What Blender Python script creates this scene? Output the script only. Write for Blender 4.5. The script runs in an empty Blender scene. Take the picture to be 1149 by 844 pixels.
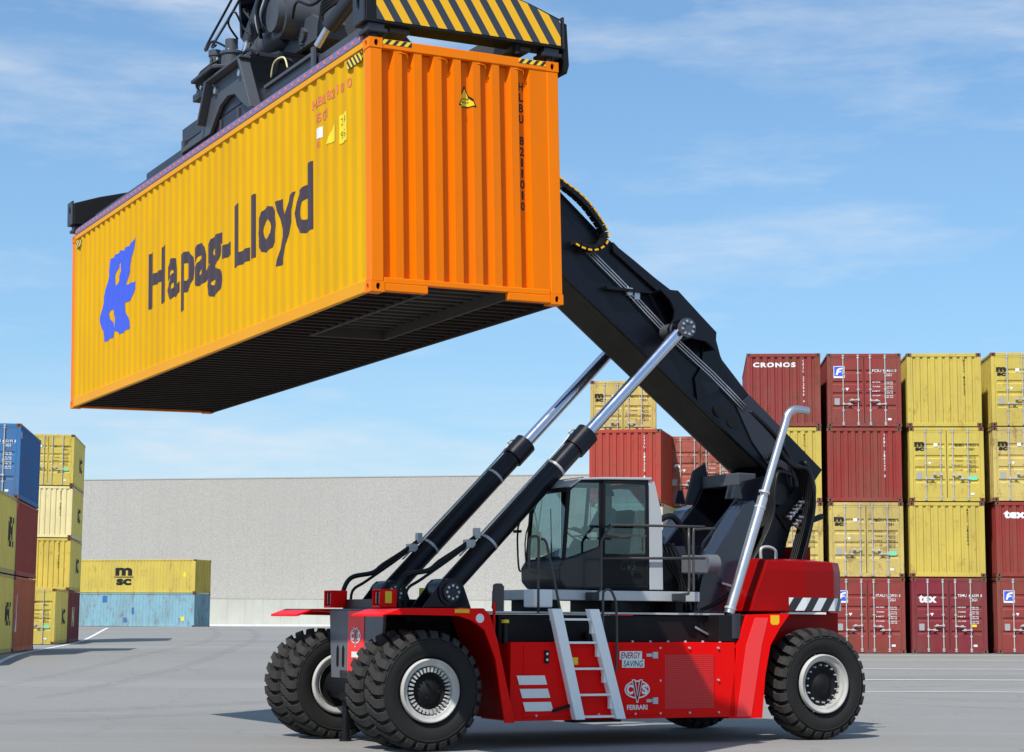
import bpy, bmesh, math, random
from mathutils import Vector, Matrix, Euler
from mathutils.geometry import tessellate_polygon
R = math.radians
scene = bpy.context.scene
COL = scene.collection
random.seed(7)

# ------------------------------------------------------------------ materials
def new_mat(name):
    m = bpy.data.materials.new(name); m.use_nodes = True
    nt = m.node_tree
    return m, nt, nt.nodes['Principled BSDF']

def lin(c):
    return tuple((x/12.92 if x <= .04045 else ((x+.055)/1.055)**2.4) for x in c)

def noise(nt, scale, detail=4, rough=.6, stretch=None, coord='Object'):
    if coord == 'World':
        g = nt.nodes.new('ShaderNodeNewGeometry'); out = g.outputs['Position']
    else:
        g = nt.nodes.new('ShaderNodeTexCoord'); out = g.outputs['Object']
    mp = nt.nodes.new('ShaderNodeMapping')
    if stretch: mp.inputs['Scale'].default_value = stretch
    nt.links.new(out, mp.inputs[0])
    n = nt.nodes.new('ShaderNodeTexNoise')
    n.inputs['Scale'].default_value = scale; n.inputs['Detail'].default_value = detail
    n.inputs['Roughness'].default_value = rough
    nt.links.new(mp.outputs[0], n.inputs['Vector'])
    return n.outputs['Fac']

def ramp(nt, fac, a, b):
    r = nt.nodes.new('ShaderNodeMapRange')
    r.inputs[1].default_value = a; r.inputs[2].default_value = b
    nt.links.new(fac, r.inputs[0]); return r.outputs[0]

def mixc(nt, fac, a, b):
    m = nt.nodes.new('ShaderNodeMix'); m.data_type = 'RGBA'
    if isinstance(fac, (int, float)): m.inputs[0].default_value = fac
    else: nt.links.new(fac, m.inputs[0])
    for v, i in ((a, 6), (b, 7)):
        if isinstance(v, tuple): m.inputs[i].default_value = (*v[:3], 1)
        else: nt.links.new(v, m.inputs[i])
    return m.outputs[2]

def mul(nt, a, k):
    m = nt.nodes.new('ShaderNodeMath'); m.operation = 'MULTIPLY'
    nt.links.new(a, m.inputs[0])
    if isinstance(k, (int, float)): m.inputs[1].default_value = k
    else: nt.links.new(k, m.inputs[1])
    return m.outputs[0]

def bump(nt, b, h, strength, dist=.01):
    n = nt.nodes.new('ShaderNodeBump'); n.inputs['Strength'].default_value = strength
    n.inputs['Distance'].default_value = dist
    nt.links.new(h, n.inputs['Height']); nt.links.new(n.outputs[0], b.inputs['Normal'])

def paint(name, rgb, rough=.4, dirt=.12, rust=0., coat=0., metal=0., dirtcol=(.12, .09, .06), spec=.3):
    """painted or plain surface; rgb is linear albedo"""
    lum = max(rgb); dirtcol = tuple(min(d, max(lum*1.6, .004)) for d in dirtcol)
    m, nt, b = new_mat(name)
    f1 = ramp(nt, noise(nt, 1.1, 5, .65, (1, 1, .35), 'World'), .42, .75)
    c = mixc(nt, mul(nt, f1, dirt*1.6), tuple(rgb), dirtcol)
    f2 = ramp(nt, noise(nt, .6, 3, .5, None, 'World'), .3, .7)
    c = mixc(nt, mul(nt, f2, .16), c, tuple(min(1, x*1.25) for x in rgb))
    f3 = ramp(nt, noise(nt, 6, 5, .7, (1, 1, .3), 'World'), .5, .8)
    c = mixc(nt, mul(nt, f3, dirt*.8), c, tuple(x*.5 for x in rgb))
    if rust > 0:
        f = ramp(nt, noise(nt, 3.1, 8, .75, (1, 1, .45), 'World'), .60-.10*rust, .67-.1*rust)
        c = mixc(nt, mul(nt, f, min(1, rust)), c, (.16, .055, .025))
        f = ramp(nt, noise(nt, 14, 6, .75, (1, 1, .6), 'World'), .635-.06*rust, .68-.06*rust)
        c = mixc(nt, mul(nt, f, min(1, rust)), c, (.11, .045, .025))
    nt.links.new(c, b.inputs['Base Color'])
    rr = nt.nodes.new('ShaderNodeMapRange')
    rr.inputs[3].default_value = max(.05, rough-.08); rr.inputs[4].default_value = min(1, rough+.18)
    nt.links.new(noise(nt, 3, 4, .6, None, 'World'), rr.inputs[0])
    nt.links.new(rr.outputs[0], b.inputs['Roughness'])
    b.inputs['Metallic'].default_value = metal
    b.inputs['Specular IOR Level'].default_value = spec
    if coat: b.inputs['Coat Weight'].default_value = coat; b.inputs['Coat Roughness'].default_value = .12
    return m

M = {}
M['orange'] = paint('orange_paint', (.86, .19, .0), .45, .10, 0, 0, 0, (.3, .12, .03), .15)
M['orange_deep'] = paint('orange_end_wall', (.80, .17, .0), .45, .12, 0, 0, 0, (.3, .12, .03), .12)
M['amber'] = paint('amber_side_wall', (.68, .355, .0), .5, .13, 0, 0, 0, (.25, .13, .02), .12)  # sunlight on the orange long side is put into this yellower colour
M['amber_rail'] = paint('amber_rail', (.78, .33, .005), .45, .05, 0, 0, 0, (.3, .12, .03), .15)  # rails share the sunlit yellow painted into the long side
M['violet'] = paint('violet_strip', (.19, .16, .33), .5, .05)
M['dot'] = paint('orange_dots', (.7, .17, .08), .5, .02)
M['blue_logo'] = paint('blue_mark', (.05, .10, .62), .45, .02)
M['ink'] = paint('dark_lettering', (.055, .035, .045), .45, .02)
M['ink_black'] = paint('black_lettering', (.012, .012, .012), .5, .02)
M['under'] = paint('underside_brown', (.020, .011, .007), .75, .2)
M['tunnel'] = paint('underside_tunnel', (.05, .042, .035), .6, .2)
M['black'] = paint('black_boom_paint', (.0035, .004, .009), .28, .05, 0, .05)
M['black_under'] = paint('boom_belly', (.022, .020, .013), .6, .1)
M['char'] = paint('charcoal_steel', (.024, .026, .036), .38, .1, 0, .15)
M['front_grey'] = paint('front_plate_grey', (.125, .13, .145), .45, .08)  # lit copy of the slate grey, sunlight put into the colour
M['gloss_blue_black'] = paint('sky_reflecting_black', (.018, .022, .036), .2, .03, 0, .6)  # lit blue-grey sheen of the tower's front faces is put into this black
M['grey_plate'] = paint('slate_grey_plate', (.060, .066, .080), .45, .08, 0, .1)
M['dark'] = paint('matt_black', (.004, .004, .005), .6, .05)
M['rubber_hose'] = paint('hose_rubber', (.005, .005, .006), .4, .03)
M['tyre'] = paint('tyre_rubber', (.030, .027, .024), .85, .35, 0, 0, 0, (.075, .066, .055))
M['tyre_dark'] = paint('tyre_sidewall', (.014, .013, .012), .75, .25, 0, 0, 0, (.06, .05, .04))
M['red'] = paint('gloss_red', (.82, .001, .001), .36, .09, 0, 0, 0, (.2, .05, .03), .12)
M['red_dark'] = paint('deep_red', (.27, .0005, .0005), .36, .05, 0, 0, 0, (.1, .03, .02), .15)  # shade from the boom on the counterweight is put into this darker red
M['pinkred'] = paint('sun_bleached_red', (.88, .05, .05), .4, .04, 0, 0, 0, (.2, .06, .04), .25)  # pinker red for the front stripe and the rear post inlay
M['white'] = paint('white_paint', (.78, .78, .76), .45, .06)
M['rim'] = paint('rim_white', (.52, .51, .48), .55, .5)
M['galv'] = paint('galvanised_steel', (.50, .51, .52), .42, .2, 0, 0, .35)
M['alu'] = paint('pale_ladder_metal', (.86, .87, .86), .45, .08)
M['tube'] = paint('grey_handrail', (.055, .052, .05), .35, .05, 0, .1)
M['chrome'] = paint('chrome_rod', (.62, .64, .74), .14, .03, 0, 0, 1.)
M['silver'] = paint('silver_pipe', (.55, .57, .62), .3, .05, 0, 0, .8)
M['exh'] = paint('exhaust_steel', (.58, .58, .62), .27, .08, 0, 0, .9)
M['lockbar'] = paint('galvanised_lockbar', (.46, .45, .43), .5, .15, .15)
M['yellow'] = paint('hazard_yellow', (.88, .44, .01), .45, .02)
M['yellow_label'] = paint('label_yellow', (.82, .62, .03), .5, .02)
M['green_label'] = paint('green_label', (.18, .62, .38), .5, .02)
M['grey_label'] = paint('grey_data_plate', (.33, .34, .34), .5, .05)
M['skin'] = paint('skin', (.5, .29, .2), .5, 0)
M['shirt'] = paint('pale_blue_shirt', (.22, .30, .38), .8, 0)
M['trousers'] = paint('dark_trousers', (.03, .035, .05), .8, 0)
M['hair'] = paint('dark_hair', (.02, .014, .01), .6, 0)
M['seat'] = paint('seat_fabric', (.03, .03, .035), .8, .05)
M['plastic'] = paint('cab_plastic', (.030, .028, .029), .35, .05, 0, .2)
M['cab_grey'] = paint('cab_light_grey', (.42, .43, .44), .4, .05)
M['gasket'] = paint('door_gasket', (.02, .018, .016), .8, 0)
M['casting'] = paint('rusty_casting', (.17, .07, .045), .75, .3, .7)
# shipping container colours (linear)
CC = {
 'yel': ((.56, .43, .085), .13, .35), 'yel2': ((.55, .42, .13), .2, .5), 'yelpale': ((.72, .62, .33), .08, .2),
 'yelside': ((.86, .66, .15), .10, .2),  # light put into the yellow of side walls turned from the sun
 'red': ((.27, .034, .030), .2, .5), 'red2': ((.255, .040, .038), .22, .6), 'maroon': ((.20, .026, .036), .2, .5),
 'brick': ((.38, .055, .038), .16, .4), 'brick2': ((.38, .10, .075), .25, .8), 'rust': ((.60, .15, .06), .15, .5),
 'blue': ((.04, .15, .36), .14, .3), 'sky': ((.22, .40, .47), .22, .5), 'stone': ((.52, .50, .43), .1, .1),
}
for k, (c, d, r) in CC.items():
    M['c_'+k] = paint('container_'+k, c, .6, d*1.5, r, 0, 0, 0, (.16, .11, .07), .2) if False else paint('container_'+k, c, .6, d*1.5, r, 0, 0, (.16, .11, .07), .2)

def make_tex_mats():
    m, nt, b = new_mat('asphalt')
    big = ramp(nt, noise(nt, .09, 5, .6, (.35, 1, 1), 'World'), .3, .7)
    c = mixc(nt, big, (.165, .160, .148), (.225, .217, .202))
    st = ramp(nt, noise(nt, .5, 6, .7, (.12, 1.4, 1), 'World'), .45, .8)
    c = mixc(nt, mul(nt, st, .35), c, (.165, .165, .165))
    sp = ramp(nt, noise(nt, 1.3, 6, .8, None, 'World'), .62, .72)
    c = mixc(nt, mul(nt, sp, .25), c, (.12, .12, .12))
    st2 = ramp(nt, noise(nt, .35, 7, .72, (.08, 1, 1), 'World'), .52, .62)
    c = mixc(nt, mul(nt, st2, .22), c, (.36, .355, .345))
    ck = nt.nodes.new('ShaderNodeTexVoronoi'); ck.feature = 'DISTANCE_TO_EDGE'; ck.inputs['Scale'].default_value = .16
    g_ = nt.nodes.new('ShaderNodeNewGeometry'); w_ = nt.nodes.new('ShaderNodeTexNoise'); w_.inputs['Scale'].default_value = .8; w_.inputs['Detail'].default_value = 6
    nt.links.new(g_.outputs['Position'], w_.inputs['Vector']); va = nt.nodes.new('ShaderNodeVectorMath'); va.operation = 'MULTIPLY_ADD'; va.inputs[1].default_value = (1.6, 1.6, 1.6)
    nt.links.new(w_.outputs['Color'], va.inputs[0]); nt.links.new(g_.outputs['Position'], va.inputs[2]); nt.links.new(va.outputs[0], ck.inputs['Vector'])
    ckf = ramp(nt, ck.outputs['Distance'], .0045, .0)
    c = mixc(nt, mul(nt, ckf, .75), c, (.09, .09, .088))
    oil = ramp(nt, noise(nt, .55, 4, .5, None, 'World'), .68, .76)
    c = mixc(nt, mul(nt, oil, .4), c, (.10, .098, .095))
    fi = noise(nt, 45, 4, .85, None, 'World')
    c = mixc(nt, mul(nt, ramp(nt, fi, .38, .64), .6), c, (.38, .37, .345))
    fj = ramp(nt, noise(nt, 22, 5, .85, None, 'World'), .52, .62)
    c = mixc(nt, mul(nt, fj, .38), c, (.10, .10, .105))
    nt.links.new(c, b.inputs['Base Color']); b.inputs['Roughness'].default_value = .88
    bump(nt, b, fi, .5, .006); M['asphalt'] = m
    m, nt, b = new_mat('pebble_concrete')
    f = noise(nt, 9, 6, .9, None, 'World')
    c = mixc(nt, ramp(nt, f, .36, .64), (.29, .275, .245), (.56, .535, .49))
    f2 = ramp(nt, noise(nt, .12, 4, .6, (1, 1, .4), 'World'), .3, .7)
    c = mixc(nt, mul(nt, f2, .5), c, (.36, .34, .31))
    nt.links.new(c, b.inputs['Base Color']); b.inputs['Roughness'].default_value = .95
    bump(nt, b, f, .6, .05); M['pebble'] = m
    M['plinth'] = paint('plinth_concrete', (.44, .44, .39), .85, .12)
    M['pale'] = paint('pale_concrete', (.70, .70, .69), .85, .08)
    M['line'] = paint('line_paint', (.74, .74, .73), .8, .2, 0, 0, 0, (.28, .28, .28))
    # hazard stripes: diagonal, by object coordinates
    def stripes(name, a, b_, vec, freq, phase=0., duty=.5):
        m, nt, b = new_mat(name)
        tc = nt.nodes.new('ShaderNodeTexCoord')
        d = nt.nodes.new('ShaderNodeVectorMath'); d.operation = 'DOT_PRODUCT'
        d.inputs[1].default_value = vec; nt.links.new(tc.outputs['Object'], d.inputs[0])
        k = nt.nodes.new('ShaderNodeMath'); k.operation = 'MULTIPLY_ADD'
        k.inputs[1].default_value = freq; k.inputs[2].default_value = phase+100
        nt.links.new(d.outputs['Value'], k.inputs[0])
        fr = nt.nodes.new('ShaderNodeMath'); fr.operation = 'FRACT'; nt.links.new(k.outputs[0], fr.inputs[0])
        gt = nt.nodes.new('ShaderNodeMath'); gt.operation = 'GREATER_THAN'; gt.inputs[1].default_value = duty
        nt.links.new(fr.outputs[0], gt.inputs[0])
        c = mixc(nt, gt.outputs[0], a, b_)
        nt.links.new(c, b.inputs['Base Color']); b.inputs['Roughness'].default_value = .4
        return m
    M['haz'] = stripes('hazard_stripes', (.88, .45, .005), (.035, .042, .055), (1, 0, .62), 4.5, .1, .52)
    M['haz_small'] = stripes('hazard_stripes_small', (.85, .6, .03), (.02, .02, .02), (1, 1, -.9), 10.5)
    M['haz_white'] = stripes('hazard_stripes_white', (.02, .02, .02), (.75, .75, .75), (1, 0, -.75), 2.95, .05, .5)
    # perforated radiator grille
    m, nt, b = new_mat('grille_red')
    tc = nt.nodes.new('ShaderNodeTexCoord'); br = nt.nodes.new('ShaderNodeTexBrick')
    mp = nt.nodes.new('ShaderNodeMapping'); mp.inputs['Rotation'].default_value = (R(90), 0, 0)
    nt.links.new(tc.outputs['Object'], mp.inputs[0]); nt.links.new(mp.outputs[0], br.inputs[0])
    br.offset = 0; br.inputs['Scale'].default_value = 18; br.inputs['Brick Width'].default_value = .5
    br.inputs['Row Height'].default_value = .5; br.inputs['Mortar Size'].default_value = .1
    br.inputs['Color1'].default_value = (.30, .003, .003, 1); br.inputs['Color2'].default_value = (.26, .003, .003, 1)
    br.inputs['Mortar'].default_value = (.75, .006, .006, 1)
    nt.links.new(br.outputs['Color'], b.inputs['Base Color']); b.inputs['Roughness'].default_value = .4
    M['grille'] = m
    # glass: tinted, clear with fresnel reflection
    def glass(name, tint, refl):
        m, nt, b = new_mat(name); nt.nodes.remove(b)
        t = nt.nodes.new('ShaderNodeBsdfTransparent'); t.inputs[0].default_value = (*tint, 1)
        g = nt.nodes.new('ShaderNodeBsdfGlossy'); g.inputs['Roughness'].default_value = .02
        g.inputs[0].default_value = (.8, .95, .93, 1)
        lw = nt.nodes.new('ShaderNodeLayerWeight'); lw.inputs[0].default_value = .35
        mr = nt.nodes.new('ShaderNodeMapRange'); mr.inputs[3].default_value = refl; mr.inputs[4].default_value = .75
        nt.links.new(lw.outputs['Fresnel'], mr.inputs[0])
        mx = nt.nodes.new('ShaderNodeMixShader')
        nt.links.new(mr.outputs[0], mx.inputs[0]); nt.links.new(t.outputs[0], mx.inputs[1]); nt.links.new(g.outputs[0], mx.inputs[2])
        nt.links.new(mx.outputs[0], nt.nodes['Material Output'].inputs[0]); return m
    M['glass'] = glass('cab_glass', (.46, .58, .57), .11)
    M['glass_dark'] = glass('door_glass', (.40, .47, .46), .05)
    m, nt, b = new_mat('lamp_lens'); b.inputs['Base Color'].default_value = (.75, .78, .8, 1)
    b.inputs['Roughness'].default_value = .08; b.inputs['Metallic'].default_value = .6; M['lens'] = m
make_tex_mats()
M['maroon_ink'] = paint('maroon_ink', (.28, .01, .02), .5, 0); M['green_ink'] = paint('green_ink', (.01, .10, .08), .5, 0)

# ------------------------------------------------------------------ mesh builder
class MB:
    def __init__(s): s.v = []; s.f = []; s.m = []; s.sm = []
    def add(s, vs, fs, mi=0, smooth=False):
        o = len(s.v); s.v += [tuple(v) for v in vs]
        s.f += [tuple(i+o for i in f) for f in fs]; s.m += [mi]*len(fs); s.sm += [smooth]*len(fs); return s
    def box(s, x0, x1, y0, y1, z0, z1, mi=0, T=None):
        vs = [Vector((x, y, z)) for x in (x0, x1) for y in (y0, y1) for z in (z0, z1)]
        if T: vs = [T @ v for v in vs]
        return s.add(vs, [(0, 1, 3, 2), (4, 6, 7, 5), (0, 4, 5, 1), (2, 3, 7, 6), (0, 2, 6, 4), (1, 5, 7, 3)], mi)
    def bar(s, a, b, w, h, mi=0, up=(0, 0, 1)):
        """rectangular bar from a to b, w across, h along up"""
        a = Vector(a); b = Vector(b); d = (b-a).normalized(); u = Vector(up)
        sd = d.cross(u).normalized(); u = sd.cross(d).normalized()
        vs = [p+sd*i*w/2+u*j*h/2 for p in (a, b) for i in (-1, 1) for j in (-1, 1)]
        return s.add(vs, [(0, 1, 3, 2), (4, 6, 7, 5), (0, 4, 5, 1), (2, 3, 7, 6), (0, 2, 6, 4), (1, 5, 7, 3)], mi)
    def prism(s, poly, y0, y1, mi=0, ax='y', holes=()):
        """poly in (x,z) extruded in y (ax 'y'), (x,y) in z (ax 'z'), (y,z) in x (ax 'x')"""
        def P(p, t):
            return {'y': (p[0], t, p[1]), 'z': (p[0], p[1], t), 'x': (t, p[0], p[1])}[ax]
        loops = [poly]+list(holes); pts = [p for l in loops for p in l]; n = len(pts)
        tri = tessellate_polygon([[Vector((p[0], p[1], 0)) for p in l] for l in loops])
        vs = [P(p, y0) for p in pts]+[P(p, y1) for p in pts]
        fs = [tuple(t) for t in tri]+[tuple(i+n for i in reversed(t)) for t in tri]
        o = 0
        for l in loops:
            k = len(l)
            fs += [(o+i, o+(i+1) % k, o+(i+1) % k+n, o+i+n) for i in range(k)]; o += k
        return s.add(vs, fs, mi)
    def cyl(s, a, b, r0, r1=None, n=20, mi=0, caps=True, smooth=True):
        a = Vector(a); b = Vector(b); r1 = r0 if r1 is None else r1
        d = (b-a).normalized(); u = Vector((0, 0, 1)) if abs(d.z) < .9 else Vector((1, 0, 0))
        e = d.cross(u).normalized(); g = d.cross(e)
        vs = []
        for p, r in ((a, r0), (b, r1)):
            vs += [p+(e*math.cos(t)+g*math.sin(t))*r for t in [2*math.pi*i/n for i in range(n)]]
        s.add(vs, [(i, (i+1) % n, (i+1) % n+n, i+n) for i in range(n)], mi, smooth)
        if caps:
            s.add(vs[:n], [tuple(range(n))[::-1]], mi); s.add(vs[n:], [tuple(range(n))], mi)
        return s
    def tube(s, pts, r, n=8, mi=0, sub=5):
        """smooth tube through points (catmull-rom)"""
        P = [Vector(p) for p in pts]
        if sub > 1 and len(P) > 2:
            Q = []
            for i in range(len(P)-1):
                p0 = P[max(i-1, 0)]; p1 = P[i]; p2 = P[i+1]; p3 = P[min(i+2, len(P)-1)]
                for k in range(sub):
                    t = k/sub
                    Q.append(.5*((2*p1)+(p2-p0)*t+(2*p0-5*p1+4*p2-p3)*t*t+(3*p1-p0-3*p2+p3)*t**3))
            Q.append(P[-1]); P = Q
        vs = []; prev = None
        for i, p in enumerate(P):
            d = (P[min(i+1, len(P)-1)]-P[max(i-1, 0)]).normalized()
            if prev is None:
                u = Vector((0, 0, 1)) if abs(d.z) < .9 else Vector((1, 0, 0)); e = d.cross(u).normalized()
            else: e = (prev-d*prev.dot(d)).normalized()
            prev = e; g = d.cross(e)
            vs += [p+(e*math.cos(t)+g*math.sin(t))*r for t in [2*math.pi*k/n for k in range(n)]]
        m = len(P)
        s.add(vs, [(j*n+i, j*n+(i+1) % n, (j+1)*n+(i+1) % n, (j+1)*n+i) for j in range(m-1) for i in range(n)]
              + [tuple(range(n))[::-1], tuple(range((m-1)*n, m*n))], mi, True)
        return s
    def lathe(s, prof, n=48, mi=0, axis='y', c=(0, 0, 0), smooth=True):
        """prof: (axial, radius) list, revolved about axis"""
        vs = []
        for k in range(n):
            t = 2*math.pi*k/n
            for a, r in prof:
                if axis == 'y': p = (c[0]+r*math.cos(t), c[1]+a, c[2]+r*math.sin(t))
                elif axis == 'x': p = (c[0]+a, c[1]+r*math.cos(t), c[2]+r*math.sin(t))
                else: p = (c[0]+r*math.cos(t), c[1]+r*math.sin(t), c[2]+a)
                vs.append(p)
        m = len(prof)
        return s.add(vs, [(k*m+i, k*m+i+1, ((k+1) % n)*m+i+1, ((k+1) % n)*m+i) for k in range(n) for i in range(m-1)], mi, smooth)
    def mesh(s, name, mats, recalc=True):
        me = bpy.data.meshes.new(name)
        me.from_pydata(s.v, [], s.f)
        if not isinstance(mats, (list, tuple)): mats = [mats]
        for m in mats: me.materials.append(M[m] if isinstance(m, str) else m)
        me.polygons.foreach_set('material_index', s.m); me.polygons.foreach_set('use_smooth', s.sm)
        if recalc:
            bm = bmesh.new(); bm.from_mesh(me); bmesh.ops.recalc_face_normals(bm, faces=bm.faces); bm.to_mesh(me); bm.free()
        return me
    def build(s, name, mats, parent=None, bevel=0, recalc=True):
        o = bpy.data.objects.new(name, s.mesh(name, mats, recalc)); COL.objects.link(o)
        if parent: o.parent = parent
        if bevel:
            md = o.modifiers.new('Bevel', 'BEVEL'); md.width = bevel; md.segments = 2; md.limit_method = 'ANGLE'
            md.angle_limit = R(35); md.harden_normals = False
        return o

def obj(name, me, parent=None, loc=None):
    o = bpy.data.objects.new(name, me); COL.objects.link(o)
    if parent: o.parent = parent
    if loc: o.location = loc
    return o
def thing(name, label, cat, loc=(0, 0, 0), rz=0, group=None):
    o = bpy.data.objects.new(name, None); COL.objects.link(o); o.empty_display_size = .3
    o.location = loc; o.rotation_euler = (0, 0, rz); o['label'] = label; o['category'] = cat
    if group: o['group'] = group
    return o

# ------------------------------------------------------------------ lettering
_fc = {}
def text_data(s, bold=0., shear=0., space=1.):
    k = (s, bold, shear, space)
    if k not in _fc:
        c = bpy.data.curves.new('txt', 'FONT'); c.body = s; c.size = 1; c.offset = bold; c.shear = shear
        c.space_character = space; c.resolution_u = 3; c.fill_mode = 'FRONT'
        o = bpy.data.objects.new('txt', c); me = o.to_mesh()
        vs = [v.co.copy() for v in me.vertices]; fs = [tuple(p.vertices) for p in me.polygons]
        o.to_mesh_clear(); bpy.data.objects.remove(o); bpy.data.curves.remove(c)
        x0 = min(v.x for v in vs); x1 = max(v.x for v in vs); y0 = min(v.y for v in vs); y1 = max(v.y for v in vs)
        _fc[k] = (vs, fs, x0, x1, y0, y1)
    return _fc[k]

def lay(name, vs2, fs, mat, parent, o, xd, yd, lift=.004, wall=None):
    """put a flat (x,y) mesh on plane o + x*xd + y*yd; wall=(s0, sgn, breaks, depthfn, inward) makes it follow a corrugated sheet"""
    bm = bmesh.new(); bv = [bm.verts.new((v[0], v[1], 0)) for v in vs2]
    for f in fs:
        try: bm.faces.new([bv[i] for i in f])
        except ValueError: pass
    if wall:
        s0, sgn, brk, fn, inw = wall
        x0 = min(v[0] for v in vs2); x1 = max(v[0] for v in vs2)
        for b in brk:
            x = (b-s0)*sgn
            if x0 < x < x1:
                bmesh.ops.bisect_plane(bm, geom=bm.verts[:]+bm.edges[:]+bm.faces[:], plane_co=(x, 0, 0), plane_no=(1, 0, 0), dist=1e-6)
    o = Vector(o); xd = Vector(xd).normalized(); yd = Vector(yd).normalized(); n = xd.cross(yd)
    for v in bm.verts:
        p = o+xd*v.co.x+yd*v.co.y+n*lift
        if wall: p = p+Vector(inw)*fn(s0+sgn*v.co.x)
        v.co = p
    bmesh.ops.recalc_face_normals(bm, faces=bm.faces)
    me = bpy.data.meshes.new(name); bm.to_mesh(me); bm.free(); me.materials.append(M[mat] if isinstance(mat, str) else mat)
    return obj(name, me, parent)

def text(s, h, w=None, mat='ink_black', parent=None, o=(0, 0, 0), xd=(1, 0, 0), yd=(0, 0, 1), bold=0., shear=0., lift=.004, wall=None, name='lettering', capref='H', space=1.):
    """baseline-left at o; h = cap height; w = total width (None keeps proportions)"""
    vs, fs, x0, x1, y0, y1 = text_data(s, bold, shear, space)
    ch = text_data(capref, bold)[5]
    sy = h/ch; sx = sy if w is None else w/(x1-x0)
    return lay(name, [((v.x-x0)*sx, v.y*sy) for v in vs], fs, mat, parent, o, xd, yd, lift, wall)

def rect(name, w, h, mat, parent, o, xd, yd, lift=.004, wall=None):
    return lay(name, [(0, 0), (w, 0), (w, h), (0, h)], [(0, 1, 2, 3)], mat, parent, o, xd, yd, lift, wall)
def shape(name, loops, mat, parent, o, xd, yd, lift=.004, wall=None):
    tri = tessellate_polygon([[Vector((p[0], p[1], 0)) for p in l] for l in loops])
    return lay(name, [p for l in loops for p in l], [tuple(t) for t in tri], mat, parent, o, xd, yd, lift, wall)
def multi(name, items, mat, parent, o, xd, yd, lift=.004, wall=None):
    """several small text rows in one marking: items = (string, x, y, h, w)"""
    V = []; F = []
    for s, x, y, h, w in items:
        vs, fs, x0, x1, y0, y1 = text_data(s, .012)
        ch = text_data('H', .012)[5]; sy = h/ch; sx = sy if w is None else w/(x1-x0); k = len(V)
        V += [(x+(v.x-x0)*sx, y+v.y*sy) for v in vs]; F += [tuple(i+k for i in f) for f in fs]
    return lay(name, V, F, mat, parent, o, xd, yd, lift, wall)

# ------------------------------------------------------------------ terrain
def interp(x, xs, ys):
    if x <= xs[0]: return ys[0]
    for i in range(len(xs)-1):
        if x <= xs[i+1]:
            t = (x-xs[i])/(xs[i+1]-xs[i]); t = t*t*(3-2*t); return ys[i]+(ys[i+1]-ys[i])*t
    return ys[-1]
def ground_z(x, y):
    b = interp(y, [35, 60, 90, 143, 600], [0, .69, .66, 1.28, 3.0])
    k = interp(y, [35, 58], [0, 1])
    return b + .0062*max(-30, min(30, x))*k

def ground():
    xs = [-400, -200, -100, -60]+list(range(-45, 46, 3))+[60, 100, 200, 400]
    ys = [-80, -40, -10, 0, 10, 20, 30]+[34+2*i for i in range(40)]+[118+6*i for i in range(10)]+[200, 260, 350, 450, 600]
    vs = [(x, y, ground_z(x, y)) for y in ys for x in xs]; n = len(xs)
    fs = [(j*n+i, j*n+i+1, (j+1)*n+i+1, (j+1)*n+i) for j in range(len(ys)-1) for i in range(n-1)]
    mb = MB().add(vs, fs, 0, True); o = mb.build('ground', 'asphalt', recalc=False); o['kind'] = 'structure'
ground()
def strip(name, a, b, w, mat='line', lift=.006, label=None, thick=0, n=40):
    """painted line on the terrain"""
    a = Vector(a); b = Vector(b); d = (b-a).normalized(); s = Vector((-d.y, d.x))*w/2
    vs = []
    for i in range(n+1):
        p = a+(b-a)*i/n
        for q in (p-s, p+s): vs.append((q.x, q.y, ground_z(q.x, q.y)+lift+.004))
    fs = [(2*i, 2*i+1, 2*i+3, 2*i+2) for i in range(n)]
    o = MB().add(vs, fs).build(name, mat, recalc=False); o['kind'] = 'structure'; return o
for Y, w in ((59.0, .16), (55.2, .12), (51.0, .12), (47.2, .14), (43.6, .10)):
    strip('painted_line', (3.0, Y), (45, Y+.3), w)
strip('painted_line', (-13.5, 50), (-27.5, 132), .18)

m, nt, b = new_mat('tyre_mark'); M['mark'] = m
b.inputs['Base Color'].default_value = (.06, .06, .06, 1); b.inputs['Roughness'].default_value = .9
nt.links.new(mul(nt, ramp(nt, noise(nt, 2.2, 6, .7, (1, 1, 1), 'World'), .35, .75), .13), b.inputs['Alpha'])
def arc_mark(pts, w=.42):
    mb = MB(); P = [Vector((*p, 0)) for p in pts]; Q = []
    for i in range(len(P)-1):
        p0 = P[max(i-1, 0)]; p1 = P[i]; p2 = P[i+1]; p3 = P[min(i+2, len(P)-1)]
        for k in range(14):
            t = k/14; Q.append(.5*((2*p1)+(p2-p0)*t+(2*p0-5*p1+4*p2-p3)*t*t+(3*p1-p0-3*p2+p3)*t**3))
    vs = []
    for i, p in enumerate(Q):
        d = (Q[min(i+1, len(Q)-1)]-Q[max(i-1, 0)]).normalized(); n = Vector((-d.y, d.x, 0))*w/2
        for q in (p-n, p+n): vs.append((q.x, q.y, ground_z(q.x, q.y)+.0055))
    o = mb.add(vs, [(2*i, 2*i+1, 2*i+3, 2*i+2) for i in range(len(Q)-1)]).build('tyre_mark', 'mark', recalc=False); o['kind'] = 'structure'
for off in (0, .66, 2.9, 3.5):
    arc_mark([(-14-off, 28), (-9-off*.8, 31+off*.5), (-4, 37+off), (3, 42+off), (14, 45.5+off), (30, 46.5+off)])
for off in (0, 2.3):
    arc_mark([(-12+off, 40), (-11+off, 55), (-13.5+off, 80), (-17+off, 112), (-21+off, 135)], .45)
    arc_mark([(30, 36+off), (18, 37+off), (8, 40+off), (1, 47+off), (-6, 58+off), (-9, 78)], .4)
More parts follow.
